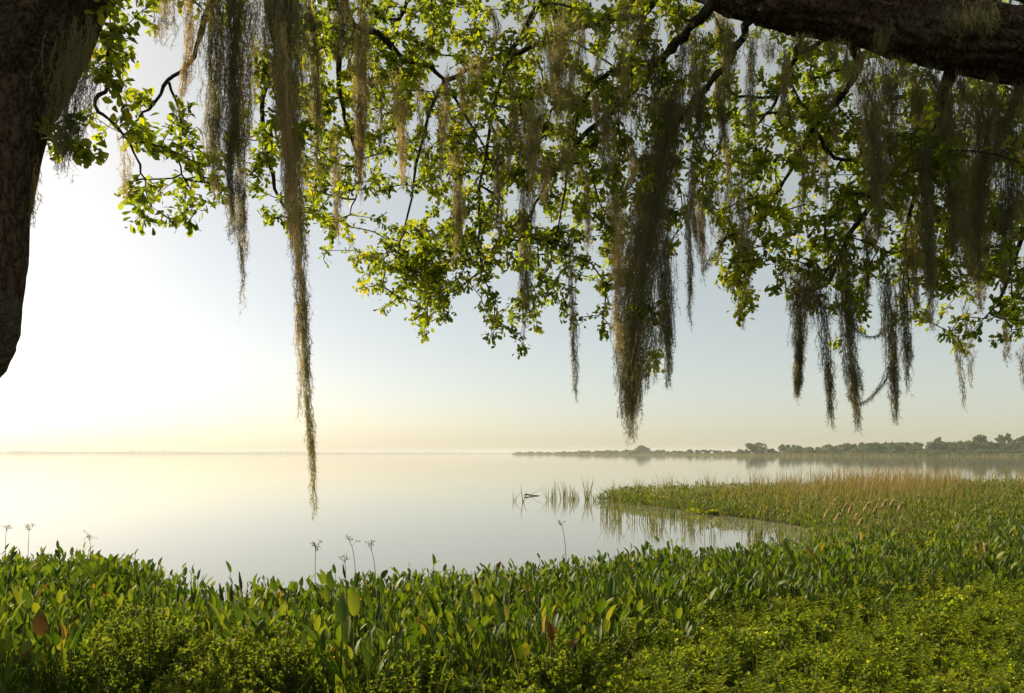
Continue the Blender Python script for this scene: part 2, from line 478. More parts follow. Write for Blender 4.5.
# grass fringe on the far right shore
mb = MB()
fr = np.array(FAR_R)
N = 26000
seg = R.integers(0, len(fr) - 1, N); t = R.random(N)
b = fr[seg] + (fr[seg + 1] - fr[seg]) * t[:, None]
b = b + norm(b) * (R.random(N) * 40)[:, None]
base = np.stack([b[:, 0], b[:, 1], np.full(N, .2)], -1)
blades(mb, base, 1.2 + 1.3 * R.random(N), .3 * R.random(N), R.random(N) * 6.28, .5 + .5 * R.random(N), np.clip(.55 + .2 * R.normal(size=N), 0, 1), segs=2)
tag(mb.build('far_marsh_grass', M_grass), 'tan marsh grass fringe along the far right shore', 'marsh grass', kind='stuff')

# ------------------------------------------------------------------ pickerelweed
ty = np.array([0, .14, .42, .76, 1.0]); tw_ = np.array([.12, .40, .5, .40, .07])
blade_v = []
for y_, w_ in zip(ty, tw_):
    for s_ in (-1, 0, 1): blade_v.append((s_ * w_, y_, .20 * abs(s_) * w_ - .22 * y_ ** 2))
blade_v = np.array(blade_v)
blade_q = [(r * 3 + c, r * 3 + c + 1, r * 3 + c + 4, r * 3 + c + 3) for r in range(4) for c in range(2)]

def pick_leaves(N, rg, hmin=.22, hmax=.5, spread=.1):
    """random leaf frames of clumps at the origin"""
    az = rg.random(N) * 6.283
    r0 = spread * np.sqrt(rg.random(N))
    base = np.stack([np.cos(az) * r0, np.sin(az) * r0, np.zeros(N)], -1)
    az2 = az + rg.normal(0, .7, N)
    lean = np.abs(rg.normal(.16, .17, N))
    out = np.stack([np.cos(az2), np.sin(az2), np.zeros(N)], -1)
    d = norm(out * lean[:, None] + np.array((0, 0, 1.0)))
    L = (hmin + (hmax - hmin) * rg.random(N)) * np.where(rg.random(N) < .08, 1.25, 1.0)
    tip = base + d * L[:, None]
    lean2 = lean + np.abs(rg.normal(.05, .24, N))
    d2 = norm(out * lean2[:, None] + np.array((0, 0, 1.0)) + .12 * rg.normal(size=(N, 3)))
    tw = rg.normal(0, .9, N)
    up = -out + .35 * np.array((0, 0, 1.0))
    sidev = norm(np.cross(d2, up)); nn = np.cross(sidev, d2)
    nn = nn * np.cos(tw)[:, None] + sidev * np.sin(tw)[:, None]
    ln = (.082 * np.exp(rg.normal(0, .27, N))).clip(.045, .145)
    wd = ln * (.28 + .24 * rg.random(N))
    M = frames(d2, nn) * np.stack([wd, ln, ln], -1)[:, None, :]
    return base, tip, M, out

def add_petioles(mb, base, tip, out, tint):
    N = len(base)
    s = np.stack([-out[:, 1], out[:, 0], out[:, 2]], -1) * .0045
    o = out * .0045
    v = np.stack([base - s, base + s, base + o * 1.6, tip - s * .6, tip + s * .6, tip + o], 1)
    q = np.array([(0, 1, 4, 3), (1, 2, 5, 4), (2, 0, 3, 5)])
    q = (q[None] + (np.arange(N) * 6)[:, None, None]).reshape(-1, 4)
    mb.add(v.reshape(-1, 3), q, None, np.repeat(tint, 6))

def pick_variant(seed, n, spike, wither, bigh):
    rg = np.random.default_rng(seed)
    mb = MB()
    base, tip, M, out = pick_leaves(n, rg, .06 * bigh, .40 * bigh, .16)
    tint = np.clip(rg.normal(.47, .2, n), 0, .93)
    add_petioles(mb, base, tip, out, tint * .8 + .1)
    mb.inst(blade_v, blade_q, M, tip, tint)
    o = mb.build('pickerelweed', M_pick)
    if spike:
        sm = MB()
        b = np.array((.03, .02, 0)); tp = np.array((.10, .03, .55 * bigh))
        tube(sm, [b, (b + tp) / 2 + (.01, 0, 0), tp], [.005, .004, .004], 4, .3)
        tube(sm, [tp, tp + (.012, .004, .05), tp + (.022, .006, .12)], [.008, .012, .004], 5, .25)
        sm.build('flower_spike', M_grass, o)
    if wither:
        wm = MB()
        bs, tp, Mw, ot = pick_leaves(wither, rg, .2, .40)
        add_petioles(wm, bs, tp, ot, np.full(wither, .3))
        wm.inst(blade_v, blade_q, Mw, tp, rg.random(wither))
        c = wm.build('withered_leaf', M_wither, o); c['label'] = 'withered orange leaf'
    return o

variants = [pick_variant(21, 26, 0, 0, 1), pick_variant(22, 30, 0, 0, 1.1), pick_variant(23, 24, 1, 0, 1), pick_variant(24, 26, 0, 2, .95), pick_variant(25, 32, 0, 0, .9), pick_variant(26, 24, 0, 0, 1.15), pick_variant(27, 26, 0, 3, 1)]

def to_px(x, y, z): return 512 + F * x / y, HOR - F * (z - CAMZ) / y

# bushy weed mounds: (px of centre, Y, radius, height)
BUSHES = [(150, 5.2, .55, .66), (235, 4.9, .45, .52), (112, 5.9, .36, .48), (292, 4.75, .28, .60), (205, 4.4, .40, .50), (572, 4.6, .36, .48), (420, 4.5, .34, .44)]
bush_xy = np.array([front_line(p, Y) for p, Y, r_, h_ in BUSHES]); bush_r = np.array([b[2] for b in BUSHES])

def cover_zone(x, y):
    """1 where the low mat grows instead of pickerelweed"""
    pxx = 512 + F * x / y
    edge = np.interp(pxx, [300, 470, 560, 640, 720, 800, 900, 1024, 1300], [3.9, 4.1, 5.6, 7.2, 7.9, 8.6, 9.2, 9.4, 9.8])
    return (y < edge + .5 * wav(x, y, 1.4))

cand = []
rg = np.random.default_rng(77)
tries = 0
cells = {}
while len(cand) < 2300 and tries < 90000:
    tries += 1
    y = 4.35 + (14.2 - 4.35) * rg.random()
    x = (rg.random() - .5) * 2 * (y * .72 + .3)
    cand_ok = True
    k = (int(x / .3 + 1000), int(y / .3 + 1000))
    for dx in (-1, 0, 1):
        for dy in (-1, 0, 1):
            for (a, b_) in cells.get((k[0] + dx, k[1] + dy), ()):
                if (a - x) ** 2 + (b_ - y) ** 2 < .155 ** 2: cand_ok = False
    if not cand_ok: continue
    cells.setdefault(k, []).append((x, y)); cand.append((x, y))
cand = np.array(cand)
d = shore_dist(cand[:, 0], cand[:, 1])
ok = (d > -.75) & (wav(cand[:, 0], cand[:, 1], 1.5, .8) + .35 * wav(cand[:, 0], cand[:, 1], 3.3, 1.9) > -.46) & ~cover_zone(cand[:, 0], cand[:, 1] + rg.normal(0, .55, len(cand)))
pxx = 512 + F * cand[:, 0] / cand[:, 1]
ok &= ~((pxx > 870) & (rg.random(len(cand)) < .45))
for (bx, by), br in zip(bush_xy, bush_r): ok &= ~((np.abs(cand[:, 0] - bx * cand[:, 1] / by) < br * .85) & (cand[:, 1] < by + br * .6) & (cand[:, 1] > by - 1.2))
cand = cand[ok]; d = d[ok]
order = np.argsort(cand[:, 1])
cand = cand[order]; d = d[order]
cz = np.maximum(height(cand[:, 0], cand[:, 1]), -.18)
usedv = set()
ZL = {'bank': ('leafy pickerelweed clump in the dense green bed along the near bank', 'pickerelweed along the near bank')}
stuff_i = []
edge_i = [i for i in range(len(cand)) if d[i] < .25]
n_ind = 0
for i in range(len(cand)):
    x, y = cand[i]; z = cz[i]
    if n_ind >= 300:
        stuff_i.append(i); continue
    n_ind += 1
    v = variants[[0, 1, 4, 5, 2, 3, 6][min(6, int(rg.choice(7, p=[.2, .2, .2, .24, .1, .04, .02])))]]
    o = dup(v) if v.name in usedv else v
    usedv.add(v.name)
    o.location = (x, y, z - .02); o.rotation_euler = (0, 0, rg.random() * 6.283)
    s = rg.uniform(.72, 1.18) * (1 + .18 * float(wav(x, y, 1.3, 2.0))); o.scale = (s, s, s * rg.uniform(.85, 1.15))
    tag(o, 'leafy pickerelweed clump in the dense green bed of the near bank', 'pickerelweed', 'pickerelweed clumps of the near bank')
mb = MB(); mw = MB()
for i in stuff_i:
    x, y = cand[i]; n = int(rg.integers(22, 32))
    base, tip, M, out = pick_leaves(n, rg, .06, .41, .16)
    s = rg.uniform(.72, 1.18) * (1.12 if x < -4.5 else 1) * (1 + .18 * float(wav(x, y, 1.3, 2.0)))
    off = np.array((x, y, cz[i] - .02))
    tint = np.clip(rg.normal(.48, .2, n) + .08 * rg.normal(), 0, .95)
    add_petioles(mb, base * s + off, tip * s + off, out, tint * .8 + .1)
    mb.inst(blade_v, blade_q, M * s, tip * s + off, tint)
    if rg.random() < .07:
        bs, tp, Mw, ot = pick_leaves(3, rg, .22, .40)
        mw.inst(blade_v, blade_q, Mw * s, tp * s + off, rg.random(3))
bed = tag(mb.build('pickerelweed_bed', M_pick), 'dense green pickerelweed lining the near water edge', 'pickerelweed', kind='stuff')
wl = mw.build('withered_leaf', M_wither, bed); wl['label'] = 'withered orange leaf'; wl['kind'] = 'stuff'

N = 9000
x = (R.random(N) - .5) * 2; y = 4.0 + 9.5 * R.random(N); x = x * y * .7
dd = shore_dist(x, y)
kk = (dd > -.5) & (R.random(N) < .25 + .75 * np.clip(wav(x, y, 2.1, 1.0) * 1.6, 0, 1)); x, y = x[kk], y[kk]; N = len(x)
base = np.stack([x, y, np.maximum(height(x, y), -.1)], -1)
mb = MB()
blades(mb, base, (.18 + .38 * R.random(N) ** 1.6) * np.where(cover_zone(x, y), .75, 1.0), np.abs(R.normal(.25, .22, N)), R.random(N) * 6.283, .004 + .006 * R.random(N), np.clip(R.normal(.38, .2, N), 0, 1))
tag(mb.build('bank_grass', M_grass), 'loose grass blades growing through the plants of the near bank', 'grass', kind='stuff')

# pickerelweed and leafy plants over the marsh spit and right bank
N = 6000
y = 11.5 + 31 * R.random(N) ** 1.2; x = (R.random(N)) * 34 + 1
pxx = 512 + F * x / y
d = shore_dist(x, y)
keep = (d > -.3) & (pxx < 1120) & ~cover_zone(x, y) & (pxx > 560)
keep &= (y > 14.5) | (pxx > 740)
keep &= (wav(x, y, .5, 1.0) > -.55) | (pxx > 950) | (d < 1.0)
x, y, d = x[keep], y[keep], d[keep]
z = np.maximum(height(x, y), -.12)
mb = MB()
for i in range(len(x)):
    n = 14
    base, tip, M, out = pick_leaves(n, R, .03, .40, .24)
    s = R.uniform(.9, 1.3)
    off = np.array((x[i], y[i], z[i] - .02))
    mb.inst(blade_v, blade_q, M * s * .85, tip * s + off, np.clip(R.normal(.58, .2, n) + .15 * R.normal(), 0, 1))
sh = SHORE[15:26]; sl = np.linalg.norm(np.diff(sh, axis=0), axis=1)
for q_ in range(900):
    k_ = R.choice(len(sl), p=sl / sl.sum()); pt = sh[k_] + (sh[k_ + 1] - sh[k_]) * R.random() + R.normal(0, .18, 2)
    base, tip, M, out = pick_leaves(14, R, .05, .42, .24)
    off = np.array((pt[0], pt[1], -.03))
    mb.inst(blade_v, blade_q, M, tip + off, np.clip(R.normal(.55, .2, 14) + .12 * R.normal(), 0, 1))
for q_ in range(46):     # ragged waterline: islets of plants standing off the bank
    k_ = R.choice(len(sl), p=sl / sl.sum()); t_ = sh[k_ + 1] - sh[k_]
    c_ = sh[k_] + t_ * R.random() + np.array((-t_[1], t_[0])) / np.linalg.norm(t_) * R.uniform(-.1, 1.0)
    for r_ in range(int(R.integers(4, 13))):
        pt = c_ + R.normal(0, .28, 2)
        base, tip, M, out = pick_leaves(12, R, .02, .30, .2)
        mb.inst(blade_v, blade_q, M, tip + np.array((pt[0], pt[1], -.03)), np.clip(R.normal(.52, .2, 12), 0, 1))
tag(mb.build('marsh_plants', M_pick), 'low leafy green plants covering the marsh spit', 'marsh plants', kind='stuff')

# tall tan grass on the spit
N = 60000
y = 12 + 32 * R.random(N); x = R.random(N) * 36 + 1
pxx = 512 + F * x / y
d = shore_dist(x, y)
dens = .34 + .66 * np.clip(wav(x, y, .35, .3) + .35 * np.exp(-((pxx - 850) / 90) ** 2) + .25, 0, 1)
dens *= np.interp(pxx, [600, 700, 790, 850, 930, 1000, 1100], [.35, .5, .9, 1.0, .95, .45, .4])
dens *= np.interp(y, [11, 13, 16, 20, 45], [.08, .3, .8, 1, 1])
keep = (d > -.4) & (pxx < 1130) & (pxx > 620) & ~cover_zone(x, y) & (R.random(N) < dens)
x, y, d = x[keep], y[keep], d[keep]; N = len(x)
base = np.stack([x, y, np.maximum(height(x, y), -.2) - .02], -1)
pxx = 512 + F * x / y
hh = (.45 + .95 * R.random(N) ** 1.8) * (1 + .35 * wav(x, y, 1.6, 3.0)) * np.interp(pxx, [600, 760, 850, 930, 1024], [.6, .8, 1.1, 1.1, .85]) * np.interp(y, [12, 18, 30], [.5, .62, 1.02])
mb = MB()
blades(mb, base, hh, np.abs(R.normal(.2, .22, N)), R.normal(-.1, 1.3, N), .014 + .018 * R.random(N), np.clip(R.normal(.55, .17, N) + .2 * np.exp(-((pxx - 870) / 110) ** 2) + np.interp(y, [12, 20, 27, 34], [-.35, -.25, .02, .08]), 0, 1))
tag(mb.build('marsh_grass', M_grass), 'tall tan and green grass growing over the marsh spit', 'marsh grass', kind='stuff')

# ------------------------------------------------------------------ low ground cover mat
leafc_v = np.array([(0, 0, 0), (.42, .35, .1), (.5, .7, .08), (0, 1, -.05), (-.5, .7, .08), (-.42, .35, .1), (0, .5, -.04)])
leafc_q = [(0, 1, 6, 5), (1, 2, 3, 6), (5, 6, 3, 4)]
def mound(x, y): return .17 + .17 * wav(x, y, 1.1, .5) + .12 * wav(x, y, 2.9, 1.5) + .07 * wav(x, y, 6.5, .5) + .05 * wav(x, y, 13, 2.5)
def cover(N, x, y, scl, hmul=1.0, tintc=.5):
    z0 = height(x, y); hh = np.clip(mound(x, y) * .55 - .16 * np.clip(wav(x * .55, y * 1.15, 1.0, 2.4) - .25, 0, 1) * 2, .02, 1) * hmul
    ang = R.normal(0, 1.5, (N, 2))
    nrm = norm(np.stack([ang[:, 0], ang[:, 1], np.ones(N)], -1))
    az = R.random(N) * 6.283
    dv = np.stack([np.cos(az), np.sin(az), R.normal(.35, .8, N)], -1)
    M = frames(dv, nrm) * (scl * (.6 + .8 * R.random(N)))[:, None, None]
    f = R.random(N) ** .45
    T = np.stack([x, y, z0 + hh * f], -1)
    tint = np.clip(R.normal(tintc, .17, N) + .22 * wav(x, y, 1.7, 2.2) + .12 * wav(x, y, .6, .2), 0, .93)
    tint = np.where((R.random(N) < .02) & (f > .85), 1.0, tint)
    return M, T, tint
mb = MB()
N = 480000
y = 3.8 + 9 * R.random(N) ** 1.5; x = (R.random(N) - .5) * 2 * (y * .70 + .2)
k = cover_zone(x, y) & (shore_dist(x, y) > 0)
x, y = x[k], y[k]
M, T, tint = cover(len(x), x, y, np.full(len(x), .020) + .0038 * (y - 4), 1.25, .60)
mb.inst(leafc_v, leafc_q, M, T, tint)
N = 70000  # thinner undergrowth between the pickerelweed
y = 3.8 + 8 * R.random(N) ** 1.3; x = (R.random(N) - .5) * 2 * (y * .70 + .2)
k = ~cover_zone(x, y) & (shore_dist(x, y) > 0)
x, y = x[k], y[k]
M, T, tint = cover(len(x), x, y, np.full(len(x), .034), 1.1, .4)
mb.inst(leafc_v, leafc_q, M, T, tint)
# taller leafy sprigs standing out of the mat
sp = []
for q_ in range(520):
    yy = 4.2 + 6.5 * R.random() ** 1.3; xx = R.uniform(.1, .72) * yy
    if not cover_zone(np.array([xx]), np.array([yy]))[0]: continue
    z0 = float(height(np.array([xx]), np.array([yy]))[0]); h_ = R.uniform(.10, .30) * (1 + .5 * float(wav(xx, yy, 1.9, .4)))
    n = 22
    t = np.linspace(.25, 1, n); az = np.arange(n) * 2.4 + R.random() * 6
    dv = np.stack([np.cos(az), np.sin(az), np.full(n, .45)], -1)
    M = frames(dv, np.stack([-np.cos(az) * .4, -np.sin(az) * .4, np.ones(n)], -1)) * (np.array([.45, 1, 1]) * (.07 * (1.15 - .6 * t) * R.uniform(.7, 1.1))[:, None])[:, None, :]
    lx, ly = R.normal(0, .05, 2)
    T = np.stack([xx + lx * t, yy + ly * t, z0 + .05 + h_ * t], -1)
    mb.inst(leafc_v, leafc_q, M, T, np.clip(R.normal(.6, .12, n) + R.normal(0, .12), 0, .93))
tag(mb.build('ground_cover', M_cover), 'low bright green leafy mat covering the near bank', 'ground cover', kind='stuff')

# ------------------------------------------------------------------ bushy weed mounds
BL = ['largest yellow-green bushy weed mound at the lower left bank', 'feathery green weed mound just right of the largest bushy mound', 'small bushy weed behind the largest mound near the lower left',
      'upright narrow bushy weed among pickerelweed leaves, lower left of centre', 'low bushy weed at the bottom edge in front of the larger mounds', 'yellow-green bushy weed at the bottom centre where bed and mat meet',
      'low small-leaved weed patch at the bottom edge between two bushier weeds']
for (p, Y, r_, h_), lb in zip(BUSHES, BL):
    x, y = front_line(p, Y); z = float(height(np.array([x]), np.array([y]))[0])
    e = empty('weed_bush', (x, y, z)); tag(e, lb, 'bush', 'bushy weeds on the near bank')
    st = MB(); lf = MB()
    ns = int(46 * (r_ / .4) ** 2) + 14
    for s_ in range(ns):
        a = R.random() * 6.283; q_ = math.sqrt(R.random())
        tip = np.array((math.cos(a) * q_ * r_, math.sin(a) * q_ * r_, h_ * (1 - .55 * q_ ** 2) * R.uniform(.75, 1.12)))
        b0 = np.array((tip[0] * .35, tip[1] * .35, 0))
        tt = np.linspace(0, 1, 6)[:, None]
        path = b0 + (tip - b0) * tt + np.array((0, 0, .12 * h_)) * np.sin(tt * 3.14)
        tube(st, path, np.linspace(.004, .0015, 6), 3, .4)
        n = 70
        t = .2 + .8 * R.random(n)
        pos = np.stack([np.interp(t, tt[:, 0], path[:, c]) for c in range(3)], -1)
        dv = rand_dir(n) + np.array((0, 0, .45)) + norm(tip - b0) * .4
        M = frames(dv, rand_dir(n) + np.array((0, 0, 1.2))) * (np.array([.42, 1, 1]) * (.024 + .020 * R.random(n))[:, None])[:, None, :]
        lf.inst(leafc_v, leafc_q, M, pos, np.clip(R.normal(.5, .16, n) + .25 * (t - .6), 0, 1))
    st.build('stem', M_bush, e); lf.build('leaves', M_bush, e)

# ------------------------------------------------------------------ reeds in the water
def reed_clump(px, py_base, hpx, n, spreadpx, label, group, tintc=.5, lean=.16, name='reed_clump'):
    Y = CAMZ * F / (py_base - HOR)
    o = P(px, py_base, Y); o[2] = -.03
    hm = hpx / F * Y; sp = spreadpx / F * Y
    mb = MB()
    n = int(n * 1.8) + 1
    base = np.stack([R.normal(0, sp * 1.4, n), R.normal(0, sp * 1.4, n), np.zeros(n)], -1)
    blades(mb, base, hm * R.uniform(.45, 1.05, n), np.abs(R.normal(lean, lean, n)), R.random(n) * 6.283, np.full(n, .022 * Y / 28 + .005), np.clip(R.normal(tintc, .15, n), 0, 1))
    ob = mb.build(name, M_grass); ob.location = o
    tag(ob, label, 'reeds', group)
RDG = 'thin reed clumps standing in open water left of the spit'
RL = 'thin reed clump standing in open water off the tip of the spit'
reed_clump(514, 501, 16, 3, .8, 'lone faint reeds farthest out in the lake left of the drifting snag', None)
reed_clump(523, 502, 26, 2, .5, 'tall single reed stem rising beside the drifting snag', None)
for px_, py_, h_, n in ((548, 500, 18, 4), (555, 499, 22, 5), (563, 499, 24, 9), (570, 500, 18, 6), (577, 500, 16, 5), (588, 500, 27, 9), (595, 501, 14, 5), (602, 500, 16, 6), (609, 501, 22, 9), (616, 502, 26, 12), (622, 504, 20, 9)):
    reed_clump(px_, py_, h_, n, 1.3, RL, RDG)
RDG2 = 'sparse reeds in the inlet before the spit'
RL2 = 'sparse reed tuft standing in the narrow inlet in front of the spit'
for k in range(40):
    px_ = R.uniform(600, 800); lo = np.interp(px_, [600, 680, 740, 800], [508, 516, 524, 538])
    reed_clump(px_, R.uniform(lo, lo + 20), R.uniform(14, 34), int(R.integers(3, 8)), 1.8, RL2, RDG2, .42, .16)
RDG3 = 'reed tufts on the far edge of the spit'
for k in range(34):
    px_ = R.uniform(625, 1040); Yf = np.interp(px_, [620, 720, 900, 1040], [36, 37.5, 42, 46.5])
    reed_clump(px_, HOR + CAMZ * F / Yf, R.uniform(22, 34) , int(R.integers(5, 12)), 2.5, 'thin tan reed tuft fringing the far edge of the spit against the lake', RDG3, .66, .12)

# pale plumed stalks leaning right
def plume(px, py_top, Y, h, lean, label, group, name='plume_grass'):
    top = P(px, py_top, Y)
    zb = max(float(height(np.array([top[0]]), np.array([Y]))[0]), -.1)
    H = top[2] - zb
    bx = top[0] - lean * H
    e = empty(name, (bx, Y, zb)); tag(e, label, 'grass stalk', group)
    st = MB()
    pts = spline([(0, 0, 0), (lean * H * .3, 0, H * .5), (lean * H * .72, .02, H * .84), (lean * H, .03, H)], 4)
    tube(st, pts, np.linspace(.007, .003, len(pts)), 4, .6)
    n = 5
    blades(st, np.zeros((n, 3)), H * R.uniform(.4, .75, n), R.uniform(.1, .4, n), R.random(n) * 6.28, np.full(n, .012), np.full(n, .45))
    st.build('stem', M_grass, e)
    pl = MB(); n = 46
    a, b_ = pts[-5], pts[-1]
    t = R.random(n)
    pos = a + (b_ - a) * t[:, None] * 1.05
    dv = norm(b_ - a) * 1.0 + .35 * rand_dir(n)
    M = frames(dv, rand_dir(n)) * (np.array([.2, 1, 1]) * (.075 + .04 * R.random(n))[:, None])[:, None, :]
    pl.inst(leafc_v, leafc_q, M, pos, R.random(n))
    pl.build('seed_head', M_seed, e)
PG = 'pale plumed grass stalks leaning right'
for px_, py_ in ((836, 500), (846, 507), (852, 508), (838, 517), (856, 517), (861, 522), (880, 502), (885, 503), (893, 503), (876, 510), (828, 512), (901, 506), (868, 505)):
    plume(px_, py_, R.uniform(14.8, 17), .9, R.uniform(.22, .42), 'pale plumed grass stalk leaning right over the head of the inlet', PG)
for px_, py_, Y_ in ((960, 552, 10.5), (966, 556, 10.4), (978, 548, 10.9), (987, 549, 10.9)):
    plume(px_, py_, Y_, .5, R.uniform(-.1, .15), 'short cream seed head upright among dark leaves of the right bank', 'cream seed heads on the right bank')

# tall weeds along the near water's edge
def weed_stalk(px, py_top, py_base, Y, bend, heads, label):
    top = P(px, py_top, Y); bot = P(px - bend, py_base, Y)
    bot[2] = max(float(height(bot[:1], bot[1:2])[0]), -.15)
    e = empty('weed_stalk', bot); tag(e, label, 'weed stalk')
    rel = top - bot
    pts = spline([(0, 0, 0), (rel[0] * .15, 0, rel[2] * .5), (rel[0] * .5, 0.02, rel[2] * .85), (rel[0], .03, rel[2])], 4)
    st = MB(); tube(st, pts, np.linspace(.006, .003, len(pts)), 4, .35); 
    hd = MB()
    tube(hd, pts[int(len(pts) * .72):], .0042, 4, .35)
    for k in range(heads):
        a = R.random() * 6.28; f = R.uniform(.78, 1.0)
        b0 = np.array([np.interp(f, np.linspace(0, 1, len(pts)), pts[:, c]) for c in range(3)])
        e0 = b0 + np.array((math.cos(a) * .05, math.sin(a) * .05, .05)) * R.uniform(.6, 1.3)
        tube(hd, [b0, (b0 + e0) / 2, e0], .0025, 3, .35)
        n = 6
        M = frames(rand_dir(n) + (0, 0, .5), rand_dir(n)) * (np.array([.4, 1, 1]) * (.02 + .015 * R.random(n))[:, None])[:, None, :]
        hd.inst(leafc_v, leafc_q, M, e0 + R.normal(0, .012, (n, 3)), .3 + .35 * R.random(n))
    st.build('stem', M_grass, e); hd.build('seed_head', M_grass, e)
weed_stalk(28, 527, 560, 12.2, 0, 7, 'taller branching seed stalk over the leaves at the far left water edge')
weed_stalk(5, 529, 560, 12.3, 0, 6, 'branching seed stalk at the extreme left edge of the water line')
weed_stalk(315, 546, 580, 9.9, 0, 8, 'upright seed stalk with branching head standing alone against the water')
weed_stalk(349, 541, 580, 10.2, -8, 5, 'thin seed stalk arching over to the left against the water')
weed_stalk(344, 559, 582, 10.0, -2, 5, 'short bent seed stalk beside the arching one against the water')
weed_stalk(88, 536, 565, 12.1, -3, 5, 'dark spiky stalk above tall leaves on the left water edge')
weed_stalk(561, 524, 560, 11.8, -6, 5, 'slim dark-tipped stalk rising from the bank at the mouth of the inlet')
weed_stalk(368, 545, 578, 10.3, -9, 5, 'fine leaning grass stem between the arching stalk and tall leaves')
for px_, py_, h_ in ((404, 566, 22), (440, 566, 24), (612, 560, 34), (640, 562, 40), (654, 561, 44), (690, 562, 38)):
    pass

# drifting snag
o = P(527, 496, CAMZ * F / (496 - HOR)); o[2] = 0
e = MB()
tube(e, spline([(-.22, 0, .08), (0, 0, .14), (.35, .05, .07), (.75, .1, .05), (1.1, .1, .0)], 4), np.linspace(.09, .025, 17), 7, .5)
sn = e.build('driftwood', M_drift, smooth=True); sn.location = o; sn.scale = (.55, .55, .5)
for pth in ([(.3, 0, .08), (.65, -.1, .35), (1.5, 0, .85)], [(.05, 0, .1), (-.1, .05, .3), (-.12, .0, .42)]):
    tw = MB(); tube(tw, spline(pth, 4), np.linspace(.02, .008, 9), 5); tw.build('twig', M_drift, sn)
tag(sn, 'dark snag of driftwood lying in open water left of the reeds', 'driftwood')

# floating rosettes by the spit
for px_, py_ in ((700, 507), (708, 508), (716, 507), (745, 508), (753, 509), (692, 506)):
    Y = CAMZ * F / (py_ + 7 - HOR); o = P(px_, py_, Y); o[2] = .02
    mb = MB(); n = 18; az = np.arange(n) * 2.4
    dv = np.stack([np.cos(az), np.sin(az), .3 + .7 * R.random(n)], -1)
    M = frames(dv, np.stack([-np.cos(az), -np.sin(az), np.ones(n)], -1)) * (.20 + .10 * R.random(n))[:, None, None] * np.array([.7, 1, 1])
    mb.inst(leafc_v, leafc_q, M, np.tile(np.array((0, 0, .0)), (n, 1)) + R.normal(0, .05, (n, 3)) * (1, 1, .2), R.uniform(.7, .93, n))
    ob = mb.build('water_lettuce', M_cover); ob.location = o
    tag(ob, 'bright green floating rosette on the water at the foot of the spit', 'water plant', 'floating rosettes below the spit')

# ------------------------------------------------------------------ oak trees
def ridged(seed, amt, s=3.0):
    def f(pts, ring, th):
        out = np.ones((len(pts), len(th)))
        for i_ in range(len(pts)):
            for j_ in range(len(th)):
                q_ = Vector(ring[i_, j_] * 1.6) * 2.2
                v_ = Vector((q_.x * s, q_.y * s, q_.z * s)) + Vector(pts[i_] * 1.3) + Vector((seed, 0, 0))
                out[i_, j_] = 1 + amt * (mnoise.fractal(v_, .8, 2.0, 6) - .1)
        return out
    return f
TRUNK_L = [(-5.75, 5.9, -.1, .85), (-5.5, 5.85, .5, .66), (-5.15, 5.7, 1.4, .58), (-4.85, 5.6, 2.4, .55), (-4.40, 5.5, 3.3, .53), (-3.93, 5.4, 4.1, .54), (-3.50, 5.4, 5.0, .56), (-2.98, 5.4, 5.9, .5)]
TRUNK_R = [(7.4, 5.2, -.1, .85), (7.1, 5.2, .6, .66), (6.9, 5.2, 1.8, .56), (6.5, 5.25, 3.0, .5), (5.8, 5.3, 3.9, .44)]
LIMB_R = [(*P(1350, 140, 5.35), .42), (*P(1180, 84, 5.4), .30), (*P(1100, 62, 5.45), .24), (*P(1024, 46, 5.5), .215), (*P(930, 30, 5.6), .21), (*P(850, 10, 5.8), .205), (*P(770, -4, 6.0), .205), (*P(690, -34, 6.3), .18), (*P(600, -75, 6.7), .15), (*P(500, -95, 7.1), .12), (*P(410, -85, 7.4), .09)]
LIMB_L = [(*P(60, -60, 5.4), .40), (*P(130, -95, 5.7), .26), (*P(210, -75, 6.0), .2), (*P(290, -60, 6.4), .16), (*P(370, -75, 6.9), .12), (*P(450, -100, 7.4), .08)]

def limb(name, pts, parent, m=10, k=28, amt=.28, seed=1, mat=None):
    amt *= .8
    sp_ = spline(pts, m)
    mb = MB(); tube(mb, sp_[:, :3], sp_[:, 3], k, .5, True, ridged(seed, amt))
    mb.build(name, mat or M_bark, parent, smooth=True)
    return sp_

treeL = empty('oak_tree', (-5.75, 5.9, .0)); treeR = empty('oak_tree', (7.4, 5.2, .0))
tag(treeL, 'old leaning oak with dark mossy trunk at the upper left', 'tree')
tag(treeR, 'big oak reaching a thick dark limb in from the right over the water', 'tree')
def rel(pts, e):
    p = np.array(pts, float); p[:, :3] -= np.array(e.location); return p
tl = limb('trunk', rel(TRUNK_L, treeL), treeL, 26, 64, .15, 3)
limb('trunk', rel(TRUNK_R, treeR), treeR, 10, 36, .28, 9)
lr = limb('limb', rel(LIMB_R, treeR), treeR, 26, 60, .30, 5)
ll = limb('limb', rel(LIMB_L, treeL), treeL, 10, 22, .25, 7)
# broken hanging limb stub on the left trunk
stub = [(*P(14, 90, 5.25), .24), (*P(2, 160, 5.2), .21), (*P(-2, 215, 5.15), .175), (*P(-2, 260, 5.12), .165), (*P(-3, 310, 5.1), .14), (*P(-4, 340, 5.1), .125), (*P(-8, 362, 5.1), .10), (*P(-13, 378, 5.1), .06)]
sp_ = spline(rel(stub, treeL), 7)
mb = MB(); tube(mb, sp_[:, :3], sp_[:, 3], 26, .5, True, ridged(13, .16, 1.6))
